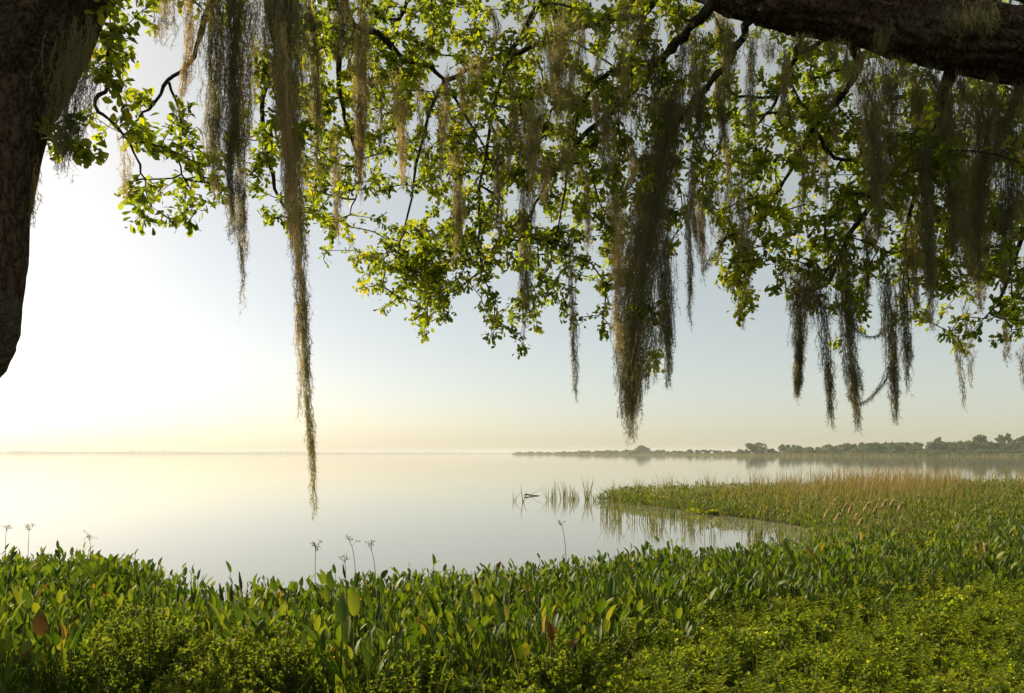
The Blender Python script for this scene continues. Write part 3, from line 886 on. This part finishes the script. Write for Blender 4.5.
# ragged broken end: splinters
for a in range(4):
    an = a * .7; e0 = sp_[-1, :3]; r0 = .03
    s0 = e0 + np.array((math.cos(an) * r0, math.sin(an) * r0, .03)); s1 = e0 + np.array((math.cos(an) * r0 * .9 - .02, math.sin(an) * r0 * .9, -.03 - .09 * random.random() * (1.3 - math.cos(an))))
    tube(mb, [s0, (s0 + s1) / 2, s1], [.028, .022, .004], 5)
o = mb.build('broken_limb', M_bark, treeL, smooth=True); o['label'] = 'broken limb stub hanging beside the trunk'

# main branches: (owner, [(px,py,Y)...], r0, r1)
BR = [
 (treeR, [(722, -5, 6.15), (705, 14, 6.2), (678, 42, 6.4), (649, 71, 6.6), (620, 102, 6.8), (596, 124, 7.0), (559, 161, 7.3), (536, 205, 7.5), (520, 240, 7.6)], .065, .014),
 (treeR, [(690, -34, 6.3), (645, 12, 6.6), (604, 18, 6.9), (562, 34, 7.2), (529, 49, 7.4), (485, 62, 7.7), (440, 90, 7.9), (420, 150, 8.1), (405, 225, 8.2), (395, 260, 8.2)], .05, .010),
 (treeR, [(655, 60, 6.5), (620, 70, 6.9), (596, 84, 7.2), (581, 108, 7.4), (570, 150, 7.6), (560, 220, 7.7), (548, 270, 7.8)], .032, .008),
 (treeR, [(600, -75, 6.7), (560, -20, 6.8), (530, 20, 7.0), (505, 70, 7.2), (490, 130, 7.4), (480, 200, 7.5), (478, 270, 7.6)], .045, .008),
 (treeR, [(755, 10, 6.0), (735, 50, 6.3), (705, 90, 6.5), (680, 120, 6.6), (662, 160, 6.7), (650, 220, 6.8), (640, 290, 6.8)], .045, .012),
 (treeR, [(850, 35, 5.9), (858, 66, 6.2), (849, 86, 6.5), (815, 128, 6.8), (790, 172, 7.2), (765, 215, 7.4), (748, 262, 7.5)], .055, .008),
 (treeR, [(815, 128, 6.8), (830, 155, 7.0), (850, 160, 7.2), (880, 150, 7.5), (905, 160, 7.7)], .025, .008),
 (treeR, [(955, 60, 5.7), (930, 130, 6.1), (900, 160, 6.3), (879, 184, 6.5), (871, 204, 6.6), (849, 236, 6.7), (838, 262, 6.8), (826, 285, 6.8), (800, 292, 6.8)], .06, .012),
 (treeR, [(930, 130, 6.1), (925, 170, 6.5), (910, 215, 7.0), (905, 260, 7.2), (915, 310, 7.3)], .03, .008),
 (treeR, [(1024, 60, 5.6), (1010, 120, 6.2), (985, 165, 6.6), (960, 205, 7.0), (945, 250, 7.3), (930, 300, 7.4)], .05, .008),
 (treeR, [(1090, 80, 5.5), (1060, 160, 6.0), (1030, 220, 6.4), (1000, 300, 6.6), (1012, 330, 6.7)], .045, .008),
 (treeR, [(820, 5, 5.9), (800, 40, 6.5), (790, 70, 7.0), (770, 110, 7.4), (745, 140, 7.6), (725, 170, 7.7)], .035, .008),
 (treeL, [(315, -58, 6.5), (340, -15, 6.6), (352, 20, 6.7), (382, 37, 6.9), (405, 60, 7.1), (435, 71, 7.3), (452, 98, 7.4), (470, 122, 7.5), (490, 160, 7.6)], .05, .010),
 (treeL, [(345, 5, 6.6), (338, 60, 6.8), (345, 120, 7.0), (360, 170, 7.2), (350, 215, 7.2)], .035, .008),
 (treeL, [(255, -65, 6.2), (270, 10, 6.3), (275, 60, 6.4), (262, 110, 6.5), (275, 190, 6.6), (290, 215, 6.6)], .05, .010),
 (treeL, [(230, -70, 6.1), (205, 20, 6.2), (190, 60, 6.3), (169, 82, 6.4), (148, 108, 6.4), (131, 126, 6.4), (118, 140, 6.4)], .03, .006),
 (treeL, [(169, 82, 6.4), (180, 120, 6.5), (178, 160, 6.5), (190, 190, 6.5), (200, 205, 6.5)], .014, .005),
 (treeL, [(85, 10, 5.5), (105, 40, 5.6), (110, 80, 5.65), (95, 105, 5.7), (120, 130, 5.8), (140, 165, 5.9), (150, 205, 6.0)], .03, .006),
 (treeL, [(40, 130, 5.35), (60, 148, 5.5), (72, 152, 5.5)], .012, .004),
 (treeL, [(450, -100, 7.4), (420, -30, 7.6), (400, 20, 7.8), (385, 80, 7.9), (380, 150, 8.0)], .04, .008),
]
GRID = ('000421234446666577765421222222222',
        '000500014457766666654321463332222',
        '001300004467767776665432465443323',
        '001121013467767777765566677555544',
        '031142113467767777765567777666655',
        '000034112466557777765367767666655',
        '000023103442015777655116566666655',
        '000000000230596777654006345666655',
        '000000000003984666543005123356544',
        '000000000000130443422002012034333',
        '000000000000000210101000001002122',
        '000000000000000000001000000000000')
tips = []
CELL = 32
rt = np.random.default_rng(5)
for r_, row in enumerate(GRID):
    for c_, ch in enumerate(row):
        if ch in '.0': continue
        k = rt.poisson(int(ch) * 1.35)
        for _ in range(k):
            px_ = (c_ + rt.random()) * CELL; py_ = (r_ + rt.random()) * CELL
            tips.append((px_, py_))
for cx_, cy_, sx_, sy_, k_ in ((418, 264, 20, 16, 60), (428, 300, 10, 14, 14), (738, 268, 10, 22, 22), (808, 275, 18, 16, 20)):
    for _ in range(k_): tips.append((rt.normal(cx_, sx_), rt.normal(cy_, sy_)))
for _ in range(750):  # the crown goes on unseen above the frame, added for its shade
    tips.append((rt.uniform(60, 1200), rt.uniform(-190, 0)))
tips = np.array(tips)
nT = len(tips)
# nodes
node_p = []; node_parent = []; node_owner = []; node_r = []
for bi, (own, pts, r0, r1) in enumerate(BR):
    P3 = np.array([P(*p) for p in pts])
    s3 = spline(P3, 5)
    s3[1:-1] += rt.normal(0, .008, s3[1:-1].shape)
    BR[bi] = (own, s3, r0, r1)
    for i_, p_ in enumerate(s3):
        node_p.append(p_); node_parent.append(len(node_p) - 2 if i_ else -1); node_owner.append(bi)
node_p = np.array(node_p)
pxn = 512 + F * node_p[:, 0] / node_p[:, 1]; pyn = HOR - F * (node_p[:, 2] - CAMZ) / node_p[:, 1]
T3 = []
for px_, py_ in tips:
    dd = (pxn - px_) ** 2 + (pyn - py_) ** 2
    kk = np.argsort(dd)[:14]; kk = rt.choice(kk)
    Yt = node_p[kk, 1] + rt.normal(.25, .55)
    if py_ > 0 and 370 < px_ < 450 and py_ > 225: Yt = 8.2 + rt.normal(0, .3)
    if px_ > 690 and py_ < 110: Yt = max(Yt, 6.5 + rt.random() * 1.2)
    T3.append(P(px_, py_, float(np.clip(Yt, 5.2, 9.6))))
T3 = np.array(T3)
d0 = np.array([np.min(((node_p - t_) ** 2).sum(1)) for t_ in T3])
order = np.argsort(d0)
NP = np.zeros((60000, 3)); nn_ = len(node_p); NP[:nn_] = node_p
owner = np.zeros(60000, int); owner[:nn_] = node_owner
ndir = np.zeros((60000, 3)); ndir[1:nn_] = norm(np.diff(node_p, axis=0)); ndir[0] = ndir[1]
twig_paths = []; leafsites = []
load = np.zeros(60000); par = np.full(60000, -1)
for ti in order:
    t_ = T3[ti]
    dv = NP[:nn_] - t_
    cost = np.sqrt((dv ** 2).sum(1)) + .5 * np.maximum(0, -dv[:, 2])
    a = int(np.argmin(cost)); A = NP[a]; L_ = np.linalg.norm(t_ - A)
    if L_ < .04: t_ = A + rt.normal(0, .1, 3); L_ = np.linalg.norm(t_ - A)
    n = max(3, int(math.ceil(L_ / .11)) + 1)
    up = np.array((0, 0, 1.0))
    c1 = A + ndir[a] * .22 * L_ + up * .14 * L_ + rt.normal(0, .08 * L_, 3); c2 = t_ + up * .14 * L_ + rt.normal(0, .1 * L_, 3)
    s = np.linspace(0, 1, n)[:, None]
    path = (1 - s) ** 3 * A + 3 * (1 - s) ** 2 * s * c1 + 3 * (1 - s) * s ** 2 * c2 + s ** 3 * t_
    idx = [a]
    for q_ in range(1, n):
        NP[nn_] = path[q_]; owner[nn_] = owner[a]; par[nn_] = idx[-1]
        dq = path[q_] - path[q_ - 1]; ndir[nn_] = dq / max(np.linalg.norm(dq), 1e-6)
        idx.append(nn_); nn_ += 1
    load[idx[-1]] += 1
    twig_paths.append((owner[a], idx))
    leafsites.append((owner[a], idx))
for q_ in range(nn_ - 1, -1, -1):
    if par[q_] >= 0: load[par[q_]] += load[q_]

# oak leaf: broad towards the tip, shallow lobes
ol_y = [0, .22, .5, .74, 1.0]; ol_w = [.05, .15, .24, .27, .04]
ol_v = []
for y_, w_ in zip(ol_y, ol_w):
    for s_ in (-1, 0, 1): ol_v.append((s_ * w_, y_ + (0.05 if s_ and 0 < y_ < 1 else 0), .25 * abs(s_) * w_ - .18 * y_ ** 2))
ol_v = np.array(ol_v); ol_q = blade_q
wood = [MB() for _ in BR]; leaves = [MB() for _ in BR]
offs = [np.array(b[0].location) for b in BR]
for bi, (own, s3, r0, r1) in enumerate(BR):
    rr = np.linspace(0, 1, len(s3))
    r_ = .62 * r0 * (1 - rr) ** .9 + r1 * .6
    r_ = r_ * (1 + .12 * rt.normal(size=len(s3)))
    tube(wood[bi], s3 - offs[bi], r_, 9, .5)
for ow, idx in twig_paths:
    r_ = .0026 * np.sqrt(np.maximum(load[idx], 1)) + .0008
    r_ = np.minimum(r_, .02)
    r_[0] = min(r_[0], r_[1] * 1.2)
    tube(wood[ow], NP[idx] - offs[ow], r_, 4, .5, False)
LEAVES_PER_TIP = 36
for ow, idx in leafsites:
    pts = NP[idx]; n = len(pts)
    pxs_ = 512 + F * pts[-1, 0] / pts[-1, 1]; pys_ = HOR - F * (pts[-1, 2] - CAMZ) / pts[-1, 1]
    out_frame = pys_ < -25
    m = 8 if out_frame else (LEAVES_PER_TIP if pxs_ > 240 else 22)
    mt = m // 2
    cl = 1 - rt.random(m) ** 1.2 * .85
    cl[:mt] = 1.0 - .06 * rt.random(mt)
    f = cl * (n - 1)
    i0 = np.minimum(f.astype(int), n - 2)
    pos = pts[i0] + (pts[i0 + 1] - pts[i0]) * (f - i0)[:, None] + rt.normal(0, .03, (m, 3))
    td = norm(pts[i0 + 1] - pts[i0])
    dv = td * .5 + norm(rt.normal(size=(m, 3))) * .95 + np.array((0, 0, -.12))
    nr = np.array((0, 0, 1.0)) + rt.normal(0, .55, (m, 3))
    ln = (.040 + .032 * rt.random(m)) * (1.7 if out_frame else 1.0 if pxs_ > 240 else 1.25)
    M = frames(dv, nr) * (np.array([1.05, 1, 1]) * ln[:, None])[:, None, :]
    tint = np.clip(rt.normal(.5, .17, m) + rt.normal(0, .12), 0, 1)
    leaves[ow].inst(ol_v, ol_q, M, pos - offs[ow], tint)
for bi, (own, s3, r0, r1) in enumerate(BR):
    b_ = wood[bi].build('branch', M_twig, own, smooth=True)
    if leaves[bi].n: leaves[bi].build('leaves', M_oak, b_)

# ------------------------------------------------------------------ Spanish moss
hair_v = np.array([(-.5, 0, 0), (.5, 0, 0), (-.4, .55, .12), (.4, .55, .12), (-.06, 1, .42), (.06, 1, .42)])
hair_q = [(0, 1, 3, 2), (2, 3, 5, 4)]
rm = np.random.default_rng(31)
def moss(col, Y, n, label, group=None, tint=.5, slen=(.25, .6), tails=.12, pw=1.35, fuzz=1.0, name='spanish_moss', thick=1.0):
    """col: [(px, py, width px) ...] from the top down; n strands fill the column's volume"""
    c = np.array(col, float)
    c3 = np.array([P(a, b_, Y) for a, b_, _ in c]); wd = c[:, 2] / F * Y
    org = c3[0].copy()
    cum = np.concatenate([[0], np.cumsum(np.linalg.norm(np.diff(c3, axis=0), axis=1))]); Lt = cum[-1]
    def at(s): return np.stack([np.interp(s, cum, c3[:, k]) for k in range(3)], -1)
    mb = MB()
    n = int(n * 1.2)
    # bundles give the column its stringy grouping
    nb = max(2, int(n / 7))
    bo = rm.normal(0, .42, (nb, 2)); bt = rm.normal(0, .14, nb)
    for i_ in range(n):
        b_ = rm.integers(0, nb)
        o2 = np.clip(bo[b_] + rm.normal(0, .2, 2), -1.05, 1.05)
        l_ = Lt * rm.uniform(*slen)
        s0 = (Lt - .25 * l_) * rm.random() ** pw
        if rm.random() < tails: s0 = Lt - l_ * rm.uniform(.7, 1.0)
        if slen[0] >= .7: s0 = (Lt - l_) * rm.random()
        s0 = max(0, s0)
        x0 = o2 * np.interp(s0, cum, wd) * .5
        # a strand hangs at its own offset and ends where the column has narrowed past it
        room = cum[np.nonzero(wd * .5 * 1.1 >= abs(x0[0]))[0][-1]] if (wd * .5 * 1.1 >= abs(x0[0])).any() else s0
        if slen[0] >= .7: room = Lt
        s1 = min(s0 + l_, max(room, s0 + .2 * l_), Lt * (1.0 if rm.random() < .08 or slen[0] >= .7 else 1 - .32 * rm.random() ** 1.3)) + rm.normal(0, .02)
        if s1 < s0 + .06: s0 = max(0, s1 - .3 * l_)
        if s1 - s0 < .06: s1 = s0 + .06
        l_ = s1 - s0
        ns = max(5, int(l_ / .07))
        s = np.linspace(s0, s1, ns)
        cen = at(np.minimum(s, Lt)); cen[:, 2] -= np.maximum(s - Lt, 0)
        ph = rm.random(4) * 6.28
        wig = .008 + .014 * rm.random()
        wx = np.sin(s * 11 + ph[0]) * wig + np.sin(s * 31 + ph[1]) * wig * .6
        wy = np.sin(s * 12 + ph[2]) * wig + np.sin(s * 29 + ph[3]) * wig * .6
        nar = np.minimum(1, np.interp(s, cum, wd) * .62 / max(abs(x0[0]), 1e-4)) ** .5
        pts = cen + np.stack([x0[0] * nar + wx, x0[1] * nar + wy, np.zeros(ns)], -1)
        a_ = rm.random() * 3.14
        sd_ = np.stack([np.cos(a_ + s * 3), np.sin(a_ + s * 3), np.zeros(ns)], -1)
        hw = np.interp(np.linspace(0, 1, ns), [0, .15, .8, 1], [.0010, .0019, .0014, .0006]) * thick
        vv = np.stack([pts - sd_ * hw[:, None], pts + sd_ * hw[:, None]], 1).reshape(-1, 3)
        k = np.arange(ns - 1) * 2
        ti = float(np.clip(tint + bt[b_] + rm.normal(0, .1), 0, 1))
        mb.add(vv - org, np.stack([k, k + 1, k + 3, k + 2], -1), None, ti)
        nh = int(l_ * 150 * fuzz)
        if nh:
            u = rm.random(nh) * (ns - 1); i0 = np.minimum(u.astype(int), ns - 2)
            hp = pts[i0] + (pts[i0 + 1] - pts[i0]) * (u - i0)[:, None]
            az = rm.random(nh) * 6.283
            dv = np.stack([np.cos(az), np.sin(az), rm.normal(-.55, .6, nh)], -1)
            nr = np.array((0, 0, -1.0)) + rm.normal(0, .6, (nh, 3))
            ln = (.010 + .036 * rm.random(nh) ** 1.4)
            M = frames(dv, nr) * np.stack([np.full(nh, .0025 * thick), ln, ln], -1)[:, None, :]
            mb.inst(hair_v, hair_q, M, hp - org, np.clip(np.full(nh, ti) + rm.normal(0, .08, nh), 0, 1))
    ob = mb.build(name, M_moss); ob.location = org
    tag(ob, label, 'moss', group)
    return ob

G = 'spanish moss hanging from the oaks'
# left trunk and left curtains
moss([(84, 20, 46), (78, 60, 54), (72, 100, 52), (66, 140, 30), (62, 175, 8)], 5.2, 240, 'shaggy grey moss tangle clinging to the right side of the left trunk', G, .35, (.2, .5))
moss([(33, 150, 12), (34, 185, 12), (30, 225, 6)], 5.2, 36, 'short pale moss fringe hanging off the left trunk beside the bare sky', G, .6)
moss([(122, 130, 16), (126, 165, 14), (126, 205, 5)], 6.2, 26, 'wispy tan moss tuft on the leafy twig left of the grey curtain', G, .75)
moss([(170, -40, 36), (168, 20, 40), (166, 48, 22)], 5.9, 60, 'short loose moss tuft at the top edge left of the grey curtain', G, .6)
moss([(190, -40, 14), (188, 60, 15), (182, 92, 12), (174, 122, 5)], 6.2, 46, 'brown slanting moss string just left of the grey curtain', G, .72)
moss([(212, -50, 22), (213, 60, 22), (214, 150, 16), (216, 205, 5)], 5.8, 150, 'dark grey moss rope forming the left edge of the broad curtain', G, .3, (.25, .55))
moss([(229, -50, 26), (229, 60, 24), (230, 150, 18), (231, 240, 5)], 5.75, 190, 'thick grey moss rope in the middle of the broad curtain', G, .35, (.25, .55))
moss([(244, -50, 20), (245, 60, 18), (242, 150, 15), (241, 230, 8), (242, 318, 2)], 5.85, 140, 'grey moss rope trailing one long thread at the right of the broad curtain', G, .45, (.2, .5))
moss([(258, -40, 12), (257, 40, 12), (256, 110, 5)], 6.1, 40, 'thin moss string close beside the broad grey curtain', G, .55)
moss([(284, -50, 40), (286, 50, 42), (292, 130, 34), (296, 200, 22), (300, 260, 14), (304, 320, 8), (308, 400, 7), (312, 450, 6), (315, 520, 2)], 5.6, 420, 'longest moss column, dark above and trailing a thin tail down to the lake', G, .42, (.10, .26), .035, 3.0)
moss([(278, 20, 16), (283, 90, 14), (288, 160, 12), (291, 250, 6)], 5.45, 90, 'tan moss sheet coloured as the sunlit left face of the longest column', G, .8)  # sunlight on the column's left face, painted as a paler sheet
moss([(297, 60, 8), (297, 200, 6), (299, 320, 4), (300, 424, 2)], 5.5, 46, 'thin moss string in sunlit tan trailing close along the left of the longest column', G, .75, (.15, .4), .2)  # pale tint paints this string as sunlit
moss([(303, -20, 22), (312, 50, 18), (316, 120, 14), (318, 180, 5)], 5.9, 90, 'ragged brown moss string right behind the longest column', G, .5)
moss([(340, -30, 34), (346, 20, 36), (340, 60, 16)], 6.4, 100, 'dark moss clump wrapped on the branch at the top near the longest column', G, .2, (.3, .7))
moss([(364, -20, 20), (361, 60, 17), (360, 130, 15), (361, 198, 5)], 6.3, 130, 'straight tan moss column right of the longest column', G, .75, (.25, .5))
moss([(334, 120, 12), (337, 190, 10), (338, 246, 3)], 6.6, 44, 'short tan moss string ending beside a leaf cluster under the canopy edge', G, .75)
moss([(400, 62, 26), (402, 120, 22), (404, 190, 6)], 7.0, 90, 'pale fringed moss tuft hanging under the left arching branch', G, .7)
moss([(378, 50, 20), (380, 110, 12), (382, 160, 4)], 6.9, 50, 'dim moss tuft between the straight tan column and the pale fringed tuft', G, .45)
moss([(452, 110, 24), (458, 165, 16), (460, 215, 10), (458, 255, 3)], 7.3, 80, 'tan moss tassel above the bright leaf cluster left of centre', G, .75)
moss([(420, 70, 16), (424, 120, 12), (426, 170, 4)], 7.2, 44, 'faint moss wisp between the pale fringed tuft and the tan tassel', G, .5)
moss([(526, 150, 20), (526, 220, 17), (526, 290, 11), (524, 338, 3)], 7.3, 110, 'brown moss rope hanging through the leaves left of the great column', G, .5)
moss([(572, 225, 20), (571, 285, 9), (574, 340, 6), (576, 404, 2)], 7.0, 60, 'long thin moss tail hanging clear below the leaves left of the great column', G, .5, (.2, .5), .3)
# the great central column
moss([(676, 84, 26), (664, 150, 36), (652, 205, 42), (643, 260, 52), (638, 310, 52), (634, 350, 40), (632, 390, 24), (630, 415, 18), (632, 440, 5)], 6.45, 820, 'great dark moss column widening downward to a pointed tip near the centre', G, .33, (.16, .40), .25)
moss([(624, 210, 24), (619, 270, 26), (619, 330, 16), (622, 372, 4)], 6.4, 110, 'brown moss sheet coloured as the sunlit left flank of the great column', G, .7, (.2, .5))  # lighter sheet paints the sunlit side of the great column
moss([(664, 220, 20), (666, 290, 20), (668, 345, 14), (668, 388, 4)], 6.5, 150, 'moss rope draped down the right flank of the great column', G, .35)
moss([(655, 300, 14), (655, 345, 9), (654, 392, 3)], 6.4, 40, 'small moss tail dangling at the right of the great column tip', G, .4)
moss([(682, 190, 14), (689, 230, 9), (690, 275, 6), (690, 326, 2)], 6.6, 50, 'slender moss tail just right of the great column over blank sky', G, .35, (.25, .6))
moss([(696, 205, 10), (700, 240, 8), (704, 285, 2)], 6.7, 24, 'second slender moss tail right of the great column ending higher', G, .4)
moss([(712, 250, 10), (708, 262, 9), (703, 272, 5)], 6.7, 16, 'tiny moss tuft caught on a twig in the sky gap right of the great column', G, .35, (.5, .9))
# under the limb
moss([(752, 34, 16), (751, 80, 12), (751, 135, 4)], 5.75, 70, 'dark moss string under the left end of the thick limb', G, .25)
moss([(784, 40, 20), (784, 80, 14), (782, 122, 4)], 5.8, 60, 'light moss tuft under the limb in the blue gap of sky', G, .6)
moss([(727, 20, 26), (728, 60, 22), (722, 110, 6)], 5.9, 90, 'olive moss beard where the branch leaves the thick limb', G, .3)
moss([(700, 30, 26), (698, 80, 24), (700, 150, 6)], 6.2, 100, 'olive moss curtain left of the beard on the thick limb', G, .3)
moss([(816, 126, 12), (815, 150, 10), (813, 185, 3)], 6.7, 30, 'tan moss tuft at the fork of the dark branch below the limb', G, .7)
moss([(742, 282, 14), (741, 305, 9), (743, 330, 3)], 7.3, 26, 'small moss tuft at the lowest tip of the bright foliage right of the sky gap', G, .5)
moss([(862, 42, 24), (870, 110, 20), (876, 180, 16), (878, 250, 5)], 5.75, 150, 'long grey moss rope falling from the bend of the thick limb', G, .5, (.25, .55))
moss([(890, 52, 18), (893, 120, 14), (892, 175, 4)], 5.7, 80, 'dark moss rope right beside the long grey one under the limb', G, .25)
moss([(915, 62, 26), (920, 130, 22), (926, 200, 18), (930, 280, 12), (932, 330, 3)], 5.8, 200, 'broad grey-green moss fall hanging from the middle of the limb', G, .4, (.2, .5))
moss([(945, 70, 22), (950, 130, 24), (956, 210, 16), (958, 280, 5)], 5.75, 170, 'olive moss fall right of the broad grey-green one', G, .35, (.2, .5))
moss([(975, 85, 36), (985, 130, 40), (980, 200, 22), (976, 280, 6)], 5.7, 230, 'wide shaggy moss curtain below the thick limb near the right edge', G, .4, (.2, .5))
moss([(1006, 85, 26), (1008, 150, 22), (1006, 230, 16), (1004, 290, 4)], 5.65, 150, 'dark moss fall closest to the right edge under the limb', G, .25, (.2, .5))
moss([(1024, 95, 30), (1022, 160, 28), (1018, 240, 10)], 5.7, 130, 'tan moss sheet half cut by the right edge of the view', G, .65)
for px_, py_, L_, w_ in ((768, 36, 26, 14), (806, 38, 22, 18), (832, 40, 30, 14), (846, 42, 46, 12), (902, 58, 30, 18), (934, 66, 24, 16), (962, 74, 26, 16), (990, 80, 34, 14), (1016, 86, 26, 18), (960, 14, 22, 40), (985, 12, 20, 40), (880, 30, 26, 26)):
    moss([(px_, py_ - 6, w_), (px_ + 1, py_ + L_ * .5, w_ * .8), (px_ + 2, py_ + L_, 3)], 5.55 if py_ > 28 else 5.3, int(16 + w_ * 1.6), 'short moss fringe roughening the bark of the thick limb', 'short moss fringes on the thick limb', float(rm.uniform(.15, .45)), (.4, .8))
moss([(880, 45, 60), (890, 110, 66), (896, 170, 44), (898, 225, 10)], 6.1, 150, 'thin broad moss veil behind the grey ropes under the limb', G, .5, (.2, .5))
moss([(955, 62, 70), (958, 130, 70), (962, 200, 40), (964, 270, 8)], 6.2, 170, 'thin broad moss veil behind the shaggy curtain under the limb', G, .45, (.2, .5))
moss([(560, -20, 70), (556, 50, 74), (560, 110, 50), (562, 160, 8)], 6.5, 130, 'thin wide moss veil over the arching branches at the top centre', G, .4, (.2, .5))
moss([(640, -10, 60), (636, 60, 66), (634, 120, 40), (632, 170, 8)], 6.3, 130, 'thin wide moss veil left of where the limb ends at the top', G, .45, (.2, .5))
# lower right tassels
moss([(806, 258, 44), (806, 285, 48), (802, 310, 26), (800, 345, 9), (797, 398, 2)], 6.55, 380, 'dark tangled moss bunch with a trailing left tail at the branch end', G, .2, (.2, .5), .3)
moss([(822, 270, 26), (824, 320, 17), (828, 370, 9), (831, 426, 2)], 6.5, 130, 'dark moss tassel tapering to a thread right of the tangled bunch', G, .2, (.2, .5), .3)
moss([(843, 238, 22), (846, 300, 20), (850, 350, 16), (855, 395, 12), (859, 432, 3)], 6.45, 210, 'long brown moss tassel hanging lowest above the right treeline', G, .4, (.2, .45), .25)
moss([(886, 250, 22), (890, 310, 18), (893, 360, 13), (896, 424, 3)], 6.5, 180, 'full dark moss tassel paired right of the lowest brown tassel', G, .25, (.2, .45), .25)
moss([(902, 240, 16), (904, 310, 11), (907, 360, 8), (908, 396, 2)], 6.6, 80, 'narrow moss tassel right beside the full dark one', G, .3)
moss([(913, 215, 24), (916, 270, 16), (918, 320, 4)], 6.9, 80, 'moss tuft in sunlit tan above the narrow tassel', G, .8)  # sunlit look comes from the high tint
moss([(956, 325, 6), (960, 365, 5), (966, 412, 2)], 6.9, 18, 'thin bent moss thread below the right foliage', G, .55)
moss([(966, 290, 10), (969, 335, 8), (971, 388, 2)], 6.9, 34, 'slim tan moss tail right of the thin bent thread', G, .7)
moss([(1006, 316, 8), (1007, 340, 9), (1008, 366, 3)], 6.6, 30, 'tan spindle of moss hanging by itself near the right edge', G, .8)
moss([(1023, 340, 8), (1023, 365, 8), (1024, 388, 3)], 6.6, 22, 'tan moss scrap cut by the right edge beside the spindle', G, .8)
# looping strands between tassels
for loop, lb in (([(848, 392), (853, 401), (860, 405), (868, 401), (877, 391), (885, 379), (893, 364), (895, 350)], 'looping moss strand slung between the lowest brown tassel and its dark pair'),
                 ([(846, 308), (853, 324), (862, 335), (872, 338), (882, 334), (890, 322)], 'small moss swag strung higher between the same two tassels')):
    moss([(a, b_, 3) for a, b_ in loop], 6.48, 12, lb, G, .3, (.9, 1.0), 0, 1.2, .7)
# small tufts all through the inner canopy
for k in range(90):
    px_ = rm.uniform(440, 730) if k < 66 else rm.uniform(730, 1020)
    py_ = rm.uniform(-10, 190) if k < 66 else rm.uniform(70, 230)
    L_ = rm.uniform(35, 120); w_ = rm.uniform(8, 26)
    Yt = rm.uniform(6.2, 8.0)
    moss([(px_, py_, w_), (px_ + rm.normal(0, 3), py_ + L_ * .5, w_ * .75), (px_ + rm.normal(0, 5), py_ + L_, 3)], Yt, int(20 + w_ * 2.2), 'small ragged moss tuft dangling among inner leafy twigs of the canopy', 'small moss tufts in the inner canopy', float(rm.uniform(.3, .75)))

# ------------------------------------------------------------------ haze
def haze():
    m, N, L = newmat('haze_air')
    out = N.new('ShaderNodeOutputMaterial')
    v = N.new('ShaderNodeVolumePrincipled')
    v.inputs['Color'].default_value = (.80, .81, .82, 1)
    v.inputs['Density'].default_value = HAZE_DENSITY
    v.inputs['Anisotropy'].default_value = .1
    L.new(v.outputs[0], out.inputs['Volume'])
    mb = MB()
    a = 7400
    vs = [(sx * a, sy * a, z) for z in (-2.8, 22) for sx, sy in ((-1, -1), (1, -1), (1, 1), (-1, 1))]
    mb.add(vs, [(3, 2, 1, 0), (4, 5, 6, 7), (0, 1, 5, 4), (1, 2, 6, 5), (2, 3, 7, 6), (3, 0, 4, 7)])
    o = mb.build('haze', m); o['kind'] = 'stuff'
haze()
